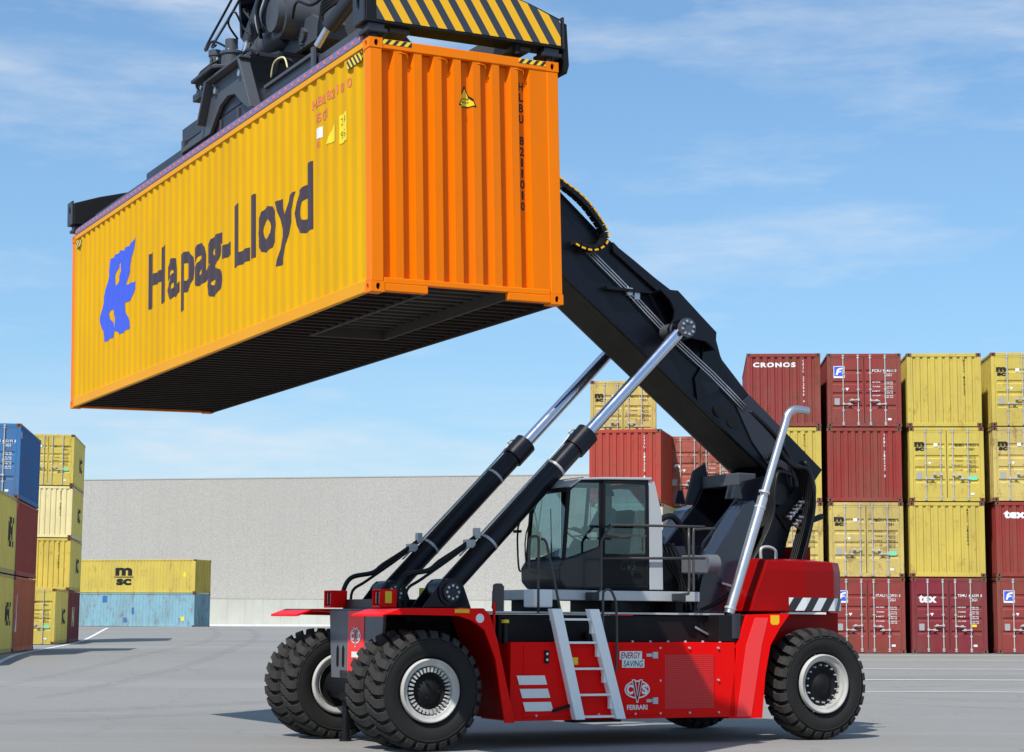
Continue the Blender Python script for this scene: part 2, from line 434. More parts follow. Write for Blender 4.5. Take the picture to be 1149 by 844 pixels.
# ------------------------------------------------------------------ shipping containers
def profile(x0, x1, seq, start=0):
    """breaks and depth function of a corrugated sheet between x0 and x1; seq = (outer, slope, inner) widths; depth units 0..1"""
    o, sl, i = seq; br = [(x0, 0.)]; x = x0+start; 
    if start: br.append((x, 0.))
    while True:
        pts = [(x+sl, 1.), (x+sl+i, 1.), (x+2*sl+i, 0.), (x+2*sl+i+o, 0.)]
        if pts[2][0] > x1: break
        br += [p for p in pts if p[0] <= x1]; x = pts[3][0]
        if x > x1: break
    br.append((x1, 0.))
    br = [b for k, b in enumerate(br) if k == 0 or b[0] > br[k-1][0]+1e-5]
    def fn(s, br=br):
        if s <= br[0][0] or s >= br[-1][0]: return 0.
        for k in range(len(br)-1):
            if s <= br[k+1][0]:
                a, b = br[k], br[k+1]; return a[1]+(b[1]-a[1])*(s-a[0])/(b[0]-a[0])
        return 0.
    return br, fn

def corr_sheet(br, depth, z0, z1, place):
    mb = MB(); vs = []
    for s, d in br:
        vs += [place(s, d*depth, z0), place(s, d*depth, z1)]
    return mb.add(vs, [(2*i, 2*i+1, 2*i+3, 2*i+2) for i in range(len(br)-1)])

_cache = {}
def cached(key, fn):
    if key not in _cache: _cache[key] = fn()
    return _cache[key]

W = 2.438
def casting_mesh(mat):
    def mk():
        mb = MB(); a, b, c = .162, .178, .118   # x,y,z; outer corner at (0,0,0) extends to +x,+y,+z
        # outer faces with oval holes: face y=0 (end), face x=0 (side)
        def oval(cx, cz, w, h, n=12):
            return [(cx+w/2*math.cos(2*math.pi*i/n), cz+h/2*math.sin(2*math.pi*i/n)) for i in range(n)]
        mb.prism([(0, 0), (a, 0), (a, c), (0, c)], 0, .02, 0, 'y', [oval(a*.52, c*.5, .052, .08)])
        mb.prism([(.02, 0), (b, 0), (b, c), (.02, c)], 0, .02, 0, 'x', [oval(b*.55, c*.5, .052, .08)])
        mb.box(.021, a, .021, b, 0, .022); mb.box(.021, a, .021, b, c-.022, c)
        mb.box(.022, a, .09, b-.002, .022, c-.022, 1); mb.box(.09, a-.002, .022, .09, .022, c-.022, 1)
        return mb.mesh('corner_casting', [mat, 'dark'])
    return cached(('cast', mat), mk)

def container(L, H, label, cat='shipping container', loc=(0, 0, 0), rz=0, front='plain', cm='c_yel', rear='plain',
              side_mat=None, end_mat=None, frame_mat=None, cast_mat='casting', group=None, hero=False, rear_mat=None, name='shipping_container'):
    side_mat = side_mat or cm; end_mat = end_mat or cm; frame_mat = frame_mat or cm
    t = thing(name, label, cat, loc, rz, group); hw = W/2; hl = L/2
    top_h = .10; bot_h = .15
    pw = .155 if hero else .13
    # frame ----------------------------------------------------------
    def fr():
        mb = MB()
        for sx in (-1, 1):
            for sy in (-1, 1):
                x0, x1 = sorted((sx*hw, sx*(hw-pw))); y0, y1 = sorted((sy*hl, sy*(hl-.15)))
                if sx < 0: x0 += .006
                else: x1 -= .006
                if sy < 0: y0 += .006
                else: y1 -= .006
                mb.box(x0, x1, y0, y1, .119, H-.119)
            x0, x1 = sorted((sx*(hw-.004), sx*(hw-.064)))
            mb.box(x0, x1, -hl+.179, hl-.179, H-.085, H-.004, 1)
            mb.box(x0, x1, -hl+.179, hl-.179, .012, .155, 1)
            # lower lip that catches the shadow
            x0, x1 = sorted((sx*(hw+.0), sx*(hw-.02)))
        for sy in (-1, 1):
            y0, y1 = sorted((sy*(hl-.01), sy*(hl-.09)))
            mb.box(-hw+.163, hw-.163, y0, y1, H-.115, H-.004)
            if hero and sy < 0:
                mb.box(-hw+.163, hw-.163, y0, y1, .10, .165)
                mb.box(-hw+.163, -.52, y0-.004, y1, .012, .098); mb.box(.50, hw-.163, y0-.004, y1, .012, .098)
            else:
                mb.box(-hw+.163, hw-.163, y0, y1, .012, .13)
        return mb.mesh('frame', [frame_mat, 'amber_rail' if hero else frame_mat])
    f = obj('frame', cached(('frame', L, H, frame_mat, hero), fr), t)
    bv = f.modifiers.new('Bevel', 'BEVEL'); bv.width = .006; bv.segments = 1; bv.limit_method = 'ANGLE'
    # castings
    cmz = casting_mesh(cast_mat)
    for sx in (-1, 1):
        for sy in (-1, 1):
            for z, sz in ((0, 1), (H, -1)):
                o = obj('corner_casting', cmz, t, (sx*hw, sy*hl, z)); o.scale = (-sx, -sy, sz)
    # side walls
    sdep = .024 if hero else .036
    br, fn = profile(-hl+.15, hl-.15, (.075, .062, .075), .05)
    def sw(sx):
        return corr_sheet(br, sdep, .15, H-.08, lambda s, d, z: (sx*(hw-.016-d), s, z)).mesh('side_wall', side_mat)
    for sx in (-1, 1): obj('side_wall', cached(('side', L, H, side_mat, sx), lambda: sw(sx)), t)
    # roof & floor
    def rf():
        b2, _ = profile(-hl+.09, hl-.09, (.075, .06, .075), .05)
        return corr_sheet(b2, .02, -hw+.06, hw-.06, lambda s, d, x: (x, s, H-.012-d)).mesh('roof', side_mat)
    obj('roof', cached(('roof', L, H, side_mat), rf), t)
    def fl():
        mb = MB(); mb.box(-hw+.066, hw-.066, -hl+.1, hl-.1, .156, .166, 0)
        y = -hl+.22
        tun = -hl+3.45
        while y < hl-.15:
            if hero and y < tun:
                mb.box(-hw+.066, -.545, y-.028, y+.028, .03, .155, 0); mb.box(.525, hw-.066, y-.028, y+.028, .03, .155, 0)
                mb.box(-.49, .47, y-.03, y+.03, .135, .155, 1)
            else: mb.box(-hw+.066, hw-.066, y-.03, y+.03, .03, .155, 0)
            y += .235 if hero else .3
        if hero:
            for sx in (-1, 1):  # dark liner plates added in place of shade on the rails
                a_, b_ = sorted((sx*(hw-.069), sx*(hw-.0645))); mb.box(a_, b_, -hl+.18, hl-.18, .01, .154, 0)
            mb.box(hw-.0644, hw-.010, -hl+.18, hl-.18, .004, .0115, 0)
            mb.box(-.54, -.5, -hl+.1, tun, .02, .155, 1); mb.box(.48, .52, -hl+.1, tun, .02, .155, 1)
            mb.box(-.5, .5, tun-.04, tun-.001, .02, .154, 1)
        return mb.mesh('floor', ['under', 'tunnel'])
    obj('floor', cached(('floor', L, H, hero), fl), t)
    # ends
    ws = {}
    for sy, kind in ((-1, front), (1, rear)):
        em = end_mat if sy < 0 else (rear_mat or end_mat)
        if kind == 'plain':
            if hero: b3, f3 = profile(-hw+pw, hw-pw, (.096, .024, .105), .004); dep = .082; z0, z1 = .165, H-.115
            else: b3, f3 = profile(-hw+pw, hw-pw, (.125, .028, .062), .06); dep = .045; z0, z1 = .13, H-.115
            ws[sy] = (b3, f3, dep)
            obj('end_wall', cached(('end', L, H, em, hero, sy), lambda: corr_sheet(b3, dep, z0, z1, lambda s, d, z: (s*(-sy), sy*(hl-.02-d), z)).mesh('end_wall', em)), t)
        else:
            for sx in (-1, 1):
                def dr():
                    mb = MB(); x0, x1 = .012, hw-.135; z0, z1 = .135, H-.12
                    # flat frame around the leaf plus horizontal pressed bands
                    fw = .05
                    mb.box(x0, x0+fw, 0, .03, z0, z1); mb.box(x1-fw, x1, 0, .03, z0, z1)
                    mb.box(x0+fw, x1-fw, 0, .03, z0, z0+fw); mb.box(x0+fw, x1-fw, 0, .03, z1-fw, z1)
                    nb = 5; hh = (z1-z0-2*fw); zs = [z0+fw]; pr = [(0, .026)]
                    fr_ = [.0, .21, .255, .40, .445, .56, .605, .72, .765, 1.]
                    zz = [(0, .004), (.20, .004), (.22, .034), (.245, .034), (.265, .004), (.40, .004), (.42, .034), (.445, .034), (.465, .004), (.58, .004), (.60, .034), (.625, .034), (.645, .004), (.76, .004), (.78, .034), (.805, .034), (.825, .004), (1, .004)]
                    vs = []
                    for q, d in zz:
                        vs += [(x0+fw, d, z0+fw+q*hh), (x1-fw, d, z0+fw+q*hh)]
                    mb.add(vs, [(2*i, 2*i+1, 2*i+3, 2*i+2) for i in range(len(zz)-1)])
                    mb.box(x0-.010, x0-.001, .004, .03, z0, z1, 1)
                    for hz in (.3, .75, 1.5, H-.35): mb.box(x1+.001, x1+.03, -.012, .02, hz-.04, hz+.04)
                    return mb.mesh('door', [em, 'gasket'])
                d = obj('door', cached(('door', H, em), dr), t, (0, sy*(hl-.012), 0)); d.scale = (sx, -sy, 1)
                def lb():
                    mb = MB(); mb.cyl((0, 0, .06), (0, 0, H-.06), .019, n=8)
                    for z in (.13, .55, 1.25, 1.8, H-.14): mb.box(-.04, .04, .004, .03, z-.025, z+.025)
                    mb.box(-.035, .035, -.01, .02, .045, .085); mb.box(-.035, .035, -.01, .02, H-.085, H-.045)
                    return mb.mesh('locking_bar', 'lockbar')
                def hd():
                    mb = MB(); mb.bar((0, -.035, 0), (.30, -.045, -.02), .022, .03); mb.box(.16, .24, -.03, .03, -.055, .03)
                    mb.box(-.03, .03, -.05, .01, -.04, .04); return mb.mesh('handle', 'lockbar')
                for bx, hz, dx in ((.20, .98 if sx > 0 else 1.0, 1), (.69, .86, -1)):
                    obj('locking_bar', cached(('lb', H), lb), d, (bx, -.034, 0))
                    hh_ = obj('handle', cached(('hd',), hd), d, (bx, -.036, hz-.28*(H/2.5)+.18)); hh_.scale = (dx, 1, 1)
    t['_'] = 0; del t['_']
    return t, (br, fn), ws

def msc(parent, x, z, y, s, mat='ink_black'):
    """stacked m over sc mark; x,z lower-left; s = overall width; on plane facing -y"""
    V = []; F = []
    for st, ox, oz, h, w in (('m', 0, .47*s, .40*s, .95*s), ('sc', .08*s, 0, .33*s, .84*s)):
        vs, fs, x0, x1, y0, y1 = text_data(st, .05); k = len(V)
        V += [(ox+(v.x-x0)/(x1-x0)*w, oz+(v.y-y0)/(y1-y0)*h) for v in vs]; F += [tuple(i+k for i in f) for f in fs]
    k = len(V); V += [(-.04*s, .38*s), (1.04*s, .38*s), (1.04*s, .43*s), (-.04*s, .43*s)]; F += [(k, k+1, k+2, k+3)]
    return V, F

def door_marks(t, H, code, typ, mat, logo=None, sx=1, seed=0, yplane=None, L=6.058):
    """codes and weight table of a door end facing -y"""
    y = -L/2-.0; rnd = random.Random(seed); O = (0, y+.012, 0)
    if 1:
        it = [(code[0], .27, H-.62, .085, .30), (code[1], .62, H-.62, .085, .34), (code[2], 1.01, H-.62, .085, .05), (typ, .66, H-.76, .085, .24)]
        rows = ['MAX GROSS', 'TARE', 'NET', 'CU CAP']
        for i, r in enumerate(rows):
            z = H-.98-.15*i
            it += [(r, .27, z, .04, .26), ('%d KG' % rnd.randint(2200, 30480), .66, z, .04, .28), ('%d LB' % rnd.randint(4800, 67200), .66, z-.06, .04, .28)]
        multi('lettering', it, mat, t, O, (1, 0, 0), (0, 0, 1), .006)
        rect('data_plate', .17, .22, 'grey_label', t, (-.98, y+.012, H*.30), (1, 0, 0), (0, 0, 1), .006)
        shape('warning_sticker', [[(0, .1), (.06, 0), (.12, .1)]], 'white', t, (-.62, y+.012, H*.49), (1, 0, 0), (0, 0, 1), .006)
        rect('label', .12, .07, 'white', t, (.76, y+.012, .22), (1, 0, 0), (0, 0, 1), .006)
    if logo == 'msc':
        V, F = msc(t, 0, 0, 0, .34); lay('emblem', V, F, 'ink_black', t, (-1.05, y+.012, H-.78), (1, 0, 0), (0, 0, 1), .006)
        rect('label', .13, .11, 'white', t, (-.42, y+.012, H-.64), (1, 0, 0), (0, 0, 1), .006)
    if logo == 'green':
        V, F = msc(t, 0, 0, 0, .34); lay('emblem', V, F, 'ink_black', t, (-1.05, y+.012, H-.78), (1, 0, 0), (0, 0, 1), .006)
        rect('label', .13, .11, 'white', t, (-.42, y+.012, H-.64), (1, 0, 0), (0, 0, 1), .006)
        rect('green_label', .32, .14, 'green_label', t, (.66, y+.012, H*.29), (1, 0, 0), (0, 0, 1), .006)
    if logo == 'tex':
        text('tex', .24, .58, 'white', t, (-.98, y+.012, H-.80), bold=.04, lift=.006, capref='t')
        rect('yellow_label', .15, .08, 'yellow_label', t, (.72, y+.012, H*.35), (1, 0, 0), (0, 0, 1), .006)
    if logo == 'blue':
        o = (-1.0, y+.012, H-.82)
        rect('emblem', .36, .40, 'white', t, o, (1, 0, 0), (0, 0, 1), .006)
        rect('emblem', .32, .32, 'blue_logo', t, (-.98, y+.012, H-.76), (1, 0, 0), (0, 0, 1), .008)
        col = 'yellow_label' if seed % 2 else 'white'
        shape('emblem', [[(.05, .04), (.11, .04), (.14, .12), (.23, .14), (.25, .18), (.15, .17), (.17, .21), (.28, .24), (.30, .29), (.16, .27), (.09, .22)]], col, t, (-.98, y+.012, H-.76), (1, 0, 0), (0, 0, 1), .010)
    if logo == 'patch':
        shape('torn_sticker', [[(0, 0), (.1, .03), (.2, -.05), (.24, .02), (.12, .12), (.02, .1)]], 'white', t, (-.9, y+.012, H-1.08), (1, 0, 0), (0, 0, 1), .006)

def plain_code(t, ws, H, code, mat, L=6.058, x=.66, size=.085, z0=None):
    """vertical code on a plain end facing -y"""
    b, f, dep = ws[-1]; n = 0; z = (z0 or H-.3)
    V = []; F = []
    for ch in code:
        if ch != ' ':
            vs, fs, x0, x1, y0, y1 = text_data(ch, .02); k = len(V); w = min(.07, size*.6)
            sy = size/text_data('H', .02)[5]
            V += [((v.x-(x0+x1)/2)/(x1-x0)*w, z-H+v.y*sy) for v in vs]; F += [tuple(i+k for i in q) for q in fs]
        z -= size*1.32
    hw = W/2
    lay('lettering', V, F, mat, t, (x, -L/2+.02, H), (1, 0, 0), (0, 0, 1), .005, (x, 1, [p[0] for p in b], lambda s: f(s)*dep, (0, 1, 0)))

def side_code(t, H, code, mat, br, fn, side=1, L=6.058, y=0, z=1.2, h=.2, w=2.):
    """horizontal lettering on the side wall facing +x"""
    text(code, h, w, mat, t, (W/2-.016, y, z), (0, 1, 0), (0, 0, 1), .03, .0, .005, (y, 1, [p[0] for p in br], lambda s: fn(s)*.036, (-1, 0, 0)))

# ---- right-hand stacks: 20 ft boxes, ends towards the camera
HB = 2.455; GAP = .02
C20 = 6.058
GR = 'shipping containers stacked in the yard'
def stack(px, py, yaw, boxes, L=C20):
    base = ground_z(px, py); z = base+.006
    for k, b in enumerate(boxes):
        dx = random.uniform(-.03, .03)
        fx = Vector((px+dx, py, 0))
        # front-centre is given; move the origin back by half the length
        c = (fx.x-math.sin(yaw)*L/2, fx.y+math.cos(yaw)*L/2, z)
        t, sd, ws = container(L, HB, b['label'], loc=c, rz=yaw, front=b.get('end', 'plain'), cm=b['c'], group=GR,
                              side_mat=b.get('side'), cast_mat=b.get('cast', 'casting'))
        if b.get('end') == 'door': door_marks(t, HB, b['code'], b['typ'], b.get('ink', 'white'), b.get('logo'), seed=len(b['label'])+k, L=L)
        elif 'code' in b: plain_code(t, ws, HB, b['code'], b.get('ink', 'white'), L=L)
        if b.get('word'):
            s, x, zz, h, w, mt = b['word']; bb, ff, dd = ws[-1]
            text(s, h, w, mt, t, (x, -L/2+.02, zz), bold=.05, lift=.005, space=b.get('space', 1.), capref='t' if s == 'tex' else 'H', wall=(x, 1, [p[0] for p in bb], lambda q: ff(q)*dd, (0, 1, 0)))
        if b.get('sidecode'):
            side_code(t, HB, b['sidecode'][0], b['sidecode'][1], *sd, L=L, y=b['sidecode'][2], z=b['sidecode'][3], h=b['sidecode'][4], w=b['sidecode'][5])
        z += HB+GAP
D = 63.0
K = 'ink_black'
# column A (behind counterweight's right)
stack(14.36, D, R(-4.5), [
 dict(c='c_maroon', end='door', logo='tex', code=('TEMU', '416259', '8'), typ='22G1', label='maroon container with a white tex mark on its doors, at the foot of its stack'),
 dict(c='c_yel', code='MSCU 316884', ink=K, label='yellow container with a ribbed blank end resting on the maroon tex doors'),
 dict(c='c_yel', end='door', logo='green', code=('MSMU', '224231', '0'), typ='2261', ink=K, label='yellow container whose doors carry a green label, between two ribbed yellow ends'),
 dict(c='c_yel', code='MSCU 158237', ink=K, label='ribbed yellow container on top of the yellow doors with the green label'),
])
# column B
stack(11.70, D+.1, R(-4.5), [
 dict(c='c_red2', end='door', logo='blue', code=('ITAU', '152931', '0'), typ='22G1', label='dark red container at ground level just behind the counterweight, white codes on its doors'),
 dict(c='c_yel2', end='door', logo='green', code=('MEDU', '514646', '5'), typ='2261', ink=K, label='yellow container with faded codes under a plain red ribbed end'),
 dict(c='c_red', code='TRIU 518243 8', label='plain red container with rusty edges, second from the top beside the exhaust pipe'),
 dict(c='c_red2', end='door', logo='blue', code=('FCIU', '954611', '0'), typ='22G1', label='red container with torn white stickers and a small blue square on its door, topmost'),
])
# column C
stack(9.05, D+.1, R(-5.5), [
 dict(c='c_maroon', end='door', code=('TGHU', '307715', '2'), typ='22G1', label='dark container at ground level hidden behind the rear wheel and counterweight'),
 dict(c='c_yel2', end='door', logo='msc', code=('MEDU', '681888', '0'), typ='2261', ink=K, label='yellow container with doors half hidden behind the machine hoses'),
 dict(c='c_yel', code='MSCU 268834', ink=K, label='ribbed yellow container directly beneath the CRONOS container'),
 dict(c='c_red2', code='CRXU 273846 4', word=('CRONOS', -1.0, HB-.45, .15, 1.40, 'white'), space=1.25, label='red container with CRONOS in white capitals on its end'),
])
# column F (right edge)
stack(17.1, D-.2, R(-4), [
 dict(c='c_red2', end='door', logo='blue', code=('FCIU', '331406', '7'), typ='22G1', label='dusty red container with a blue and yellow square at the right edge, on the ground'),
 dict(c='c_red', word=('tex', -.95, HB-.52, .24, .72, 'white'), label='ribbed red container with a large white tex word at the right edge'),
 dict(c='c_yel2', end='door', logo='msc', code=('MSCU', '604412', '3'), typ='22G1', ink=K, label='stained yellow container with doors, second from the top at the right edge'),
 dict(c='c_yel', end='door', logo='msc', code=('MEDU', '225918', '1'), typ='22G1', ink=K, label='yellow container with doors on top of the rightmost stack'),
])
# columns further left, seen past the cab and under the boom
stack(6.55, D+3.2, R(-5), [
 dict(c='c_maroon', end='door', code=('TTNU', '410982', '3'), typ='22G1', label='maroon container at the foot of the stack behind the black boom support'),
 dict(c='c_yel', end='door', logo='msc', code=('MSCU', '711253', '9'), typ='2261', ink=K, label='yellow container showing between the cab and the boom support'),
 dict(c='c_brick2', end='door', logo='patch', code=('GATU', '028811', '4'), typ='22G1', label='faded salmon red container with peeling door stickers under the boom'),
])
stack(3.82, D+.8, R(-13), [
 dict(c='c_maroon', end='door', logo='tex', code=('TEXU', '205519', '6'), typ='22G1', label='dark red container at the foot of the stack behind the cab'),
 dict(c='c_stone', word=('tex', -.95, HB-.62, .3, 1.15, 'white'), label='pale stone container seen through the cab windows'),
 dict(c='c_brick', code='CAXU 619320 1', label='bright brick red ribbed container just above the cab roof'),
])
stack(4.14, D+7.4, R(-4.5), [
 dict(c='c_yel', end='door', logo='msc', code=('MSCU', '145620', '7'), typ='22G1', ink=K, label='yellow container third from the top behind the cab'),
 dict(c='c_red', code='CRXU 100345 7', label='red ribbed container low in the tall stack behind the lift cylinders'),
 dict(c='c_red2', code='CRXU 118340 2', label='red ribbed container below the yellow doors between the cylinder and the boom'),
 dict(c='c_yel2', end='door', logo='msc', code=('MSCU', '220145', '6'), typ='22G1', ink=K, label='yellow doors with stacked black letters between the lift cylinder and the boom'),
])
# ---- left-hand stacks, sides towards the lane
AL = math.atan2(.135, .991)
def lane(t, off=0.):   # point on the lane-side face line at distance t along it
    return Vector((-16.05-.135*t, 62.4+.991*t, 0))
NL = Vector((-.991, -.135, 0))
def lane_box(t0, k, zref, b, L=C20, base=None):
    p = lane(t0+L/2)+NL*(W/2+b.get('in', 0)); z = (base if base is not None else ground_z(-15.6, 62))+.006+k*(HB+.03)
    t, sd, ws = container(L, HB, b['label'], loc=(p.x, p.y, z), rz=AL, front=b.get('end', 'plain'), cm=b['c'], group=GR, side_mat=b.get('side'))
    if b.get('end') == 'door': door_marks(t, HB, b['code'], b['typ'], b.get('ink', 'white'), b.get('logo'), seed=k, L=L)
    elif 'code' in b: plain_code(t, ws, HB, b['code'], b.get('ink', 'white'), L=L)
    if b.get('sc'):
        s, mt, y, zz, h, w = b['sc']; side_code(t, HB, s, mt, *sd, L=L, y=y, z=zz, h=h, w=w)
lane_box(0, 0, 0, dict(c='c_rust', code='CAIU 2', sc=('CAI', 'white', -2.6, .7, 1.2, .5), label='orange red container on the ground at the lane edge, left stacks'))
lane_box(0, 1, 0, dict(c='c_brick', label='brick red container in the middle of the near left stack'))
lane_box(0, 2, 0, dict(c='c_blue', end='door', code=('UESU', '485191', '8'), typ='22G1', sc=('U', 'white', -2.7, 2.0, .22, .3), label='blue container on top of the near left stack'))
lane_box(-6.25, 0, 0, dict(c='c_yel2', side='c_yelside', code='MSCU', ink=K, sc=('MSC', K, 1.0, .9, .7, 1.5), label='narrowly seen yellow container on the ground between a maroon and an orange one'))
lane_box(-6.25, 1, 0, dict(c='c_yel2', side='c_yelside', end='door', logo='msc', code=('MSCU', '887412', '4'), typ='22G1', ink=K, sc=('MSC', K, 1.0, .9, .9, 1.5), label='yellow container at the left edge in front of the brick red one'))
lane_box(-12.5, 0, 0, dict(c='c_maroon', label='maroon container side cut off by the left edge'))
B2 = .50
def lane2(t0, k, b):
    lane_box(t0, k, 0, b, base=B2)
# second left stack (further along the lane): front corner at depth about 89.5
def box2(t0, k, b):
    L = C20; d = Vector((-.135, .991, 0)); p = Vector((-20.98, 91.6, 0))+d*(t0+L/2)+NL*(W/2); z = ground_z(-20.5, 91)+.01+k*(HB+.03)
    t, sd, ws = container(L, HB, b['label'], loc=(p.x, p.y, z), rz=AL, front=b.get('end', 'plain'), cm=b['c'], group=GR, side_mat=b.get('side'))
    if b.get('end') == 'door': door_marks(t, HB, b['code'], b['typ'], b.get('ink', 'white'), b.get('logo'), seed=k, L=L)
    elif 'code' in b: plain_code(t, ws, HB, b['code'], b.get('ink', 'white'), L=L)
    if b.get('sc'):
        s, mt, y, zz, h, w = b['sc']; side_code(t, HB, s, mt, *sd, L=L, y=y, z=zz, h=h, w=w)
box2(0, 0, dict(c='c_maroon', sc=('N', 'c_yelpale', -.9, .8, .9, 1.2), label='maroon container on the ground at the far end of the left lane'))
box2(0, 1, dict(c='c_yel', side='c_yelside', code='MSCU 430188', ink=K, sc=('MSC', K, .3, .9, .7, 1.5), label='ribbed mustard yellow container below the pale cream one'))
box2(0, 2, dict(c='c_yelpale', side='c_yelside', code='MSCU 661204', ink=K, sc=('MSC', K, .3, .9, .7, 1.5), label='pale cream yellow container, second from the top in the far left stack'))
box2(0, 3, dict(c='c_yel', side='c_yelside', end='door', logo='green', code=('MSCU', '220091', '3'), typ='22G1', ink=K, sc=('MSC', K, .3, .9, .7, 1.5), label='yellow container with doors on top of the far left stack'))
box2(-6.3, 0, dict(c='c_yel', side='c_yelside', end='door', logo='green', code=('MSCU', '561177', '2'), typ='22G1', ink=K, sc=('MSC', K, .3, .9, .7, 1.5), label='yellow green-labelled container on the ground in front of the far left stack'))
# two long boxes by the warehouse
def far_boxes():
    L = 12.192; yaw = R(-90+19)       # long side towards the camera
    # right-hand near corner of the long side
    c = Vector((-23.1, 141, 0)); ax = Vector((math.cos(R(19)), math.sin(R(19)), 0)); nn = Vector((math.sin(R(19)), -math.cos(R(19)), 0))
    ax = Vector((math.cos(R(-19)), math.sin(R(-19)), 0)); nn = Vector((-math.sin(R(19)), -math.cos(R(19)), 0))
    ctr = c-ax*L/2-nn*W/2
    for k, (cm, lb) in enumerate((('c_sky', 'weathered light blue long container on the ground in front of the warehouse wall'),
                                  ('c_yel', 'long yellow container with black stacked letters lying on the light blue one'))):
        t, sd, ws = container(L, HB, lb, loc=(ctr.x, ctr.y, ground_z(-28, 141)+.01+k*(HB+.02)), rz=math.atan2(ax.y, ax.x)-math.pi/2, cm=cm, group=GR)
        br, fn = sd
        wall = lambda y0: (y0, 1, [p[0] for p in br], lambda s: fn(s)*.036, (-1, 0, 0))
        # camera-facing side is local +x; local +y points to picture right
        if k == 1:
            V, F = msc(t, 0, 0, 0, 1.5); lay('emblem', V, F, 'ink_black', t, (W/2-.016, -.6, .55), (0, 1, 0), (0, 0, 1), .005, wall(-.6))
            rect('yellow_label', .22, .3, 'yellow_label', t, (W/2-.016, 5.1, 1.2), (0, 1, 0), (0, 0, 1), .005, wall(5.1))
        else:
            rect('patch', .4, .5, 'c_blue', t, (W/2-.016, -1.6, 1.75), (0, 1, 0), (0, 0, 1), .005, wall(-1.6))
            rect('patch', .3, .35, 'c_blue', t, (W/2-.016, .2, .3), (0, 1, 0), (0, 0, 1), .005, wall(.2))
            rect('patch', .18, .5, 'c_blue', t, (W/2-.016, .9, .9), (0, 1, 0), (0, 0, 1), .005, wall(.9))
            rect('yellow_label', .25, .3, 'yellow_label', t, (W/2-.016, 5.0, .45), (0, 1, 0), (0, 0, 1), .005, wall(5.0))
            rect('patch', .45, .45, 'white', t, (W/2-.016, -5.6, 1.75), (0, 1, 0), (0, 0, 1), .005, wall(-5.6))
far_boxes()

# ------------------------------------------------------------------ warehouse
def warehouse():
    a = Vector((-62, 166.6, 0)); b = Vector((34, 143.5, 0))
    t = thing('warehouse', 'long grey pebble concrete warehouse wall with a pale plinth behind the containers', 'warehouse', (0, 0, 0))
    d = (b-a).normalized(); n = Vector((d.y, -d.x, 0))
    if n.y > 0: n = -n
    Lw = (b-a).length
    T = Matrix.Translation((a.x, a.y, 0)) @ Matrix.Rotation(math.atan2(d.y, d.x), 4, 'Z')
    z0 = .2; zt = 13.15; zp = 3.35
    mb = MB(); mb.box(0, Lw, .0, 30, zp, zt, 0, T)
    x = 0
    mb.build('wall', 'pebble', t)
    mb = MB(); x = 1.3
    while x < Lw:   # recessed-looking joints: thin dark strips of sealant
        mb.box(x-.018, x+.018, -.004, .02, zp, zt-.05, 0, T); x += 1.55
    mb.build('panel_joint', 'c_stone', t) if False else mb.build('panel_joint', 'joint', t)
    mb = MB(); mb.box(0, Lw, -.06, 29.9, z0, zp-.02, 0, T); mb.build('plinth', 'plinth', t)
    mb = MB(); x = 1.3
    while x < Lw:
        mb.box(x-.02, x+.02, -.066, 0, z0, zp-.05, 0, T); x += 1.55
    mb.build('plinth_joint', 'joint', t)
    mb = MB(); mb.box(0, Lw, -.03, 30.1, zt+.001, zt+.08, 0, T); mb.build('coping', 'joint', t)
    mb = MB()
    vs = []; nseg = 40
    for i in range(nseg+1):
        p = a+(b-a)*i/nseg
        for q, zz in ((p+n*.07, .62), (p+n*3.0, .62), (p+n*3.0, -.3)):
            vs.append((q.x, q.y, ground_z(p.x, p.y)+ (.16 if zz > 0 else -.3)))
    fs = [(3*i+k, 3*i+k+1, 3*i+k+4, 3*i+k+3) for i in range(nseg) for k in (0, 1)]
    o = MB().add(vs, fs).build('pavement', 'pale'); o['kind'] = 'structure'
M['joint'] = paint('joint_sealant', (.36, .35, .32), .9, .05)
warehouse()

# ------------------------------------------------------------------ reach stacker
OX, OY, YAW = -2.018, 27.504, .4926
MR = Matrix.Translation((OX, OY, 0)) @ Matrix.Rotation(YAW, 4, 'Z')
rs = thing('reach_stacker', 'red and black reach stacker lifting an orange container with its raised boom', 'reach stacker', (OX, OY, 0), YAW)

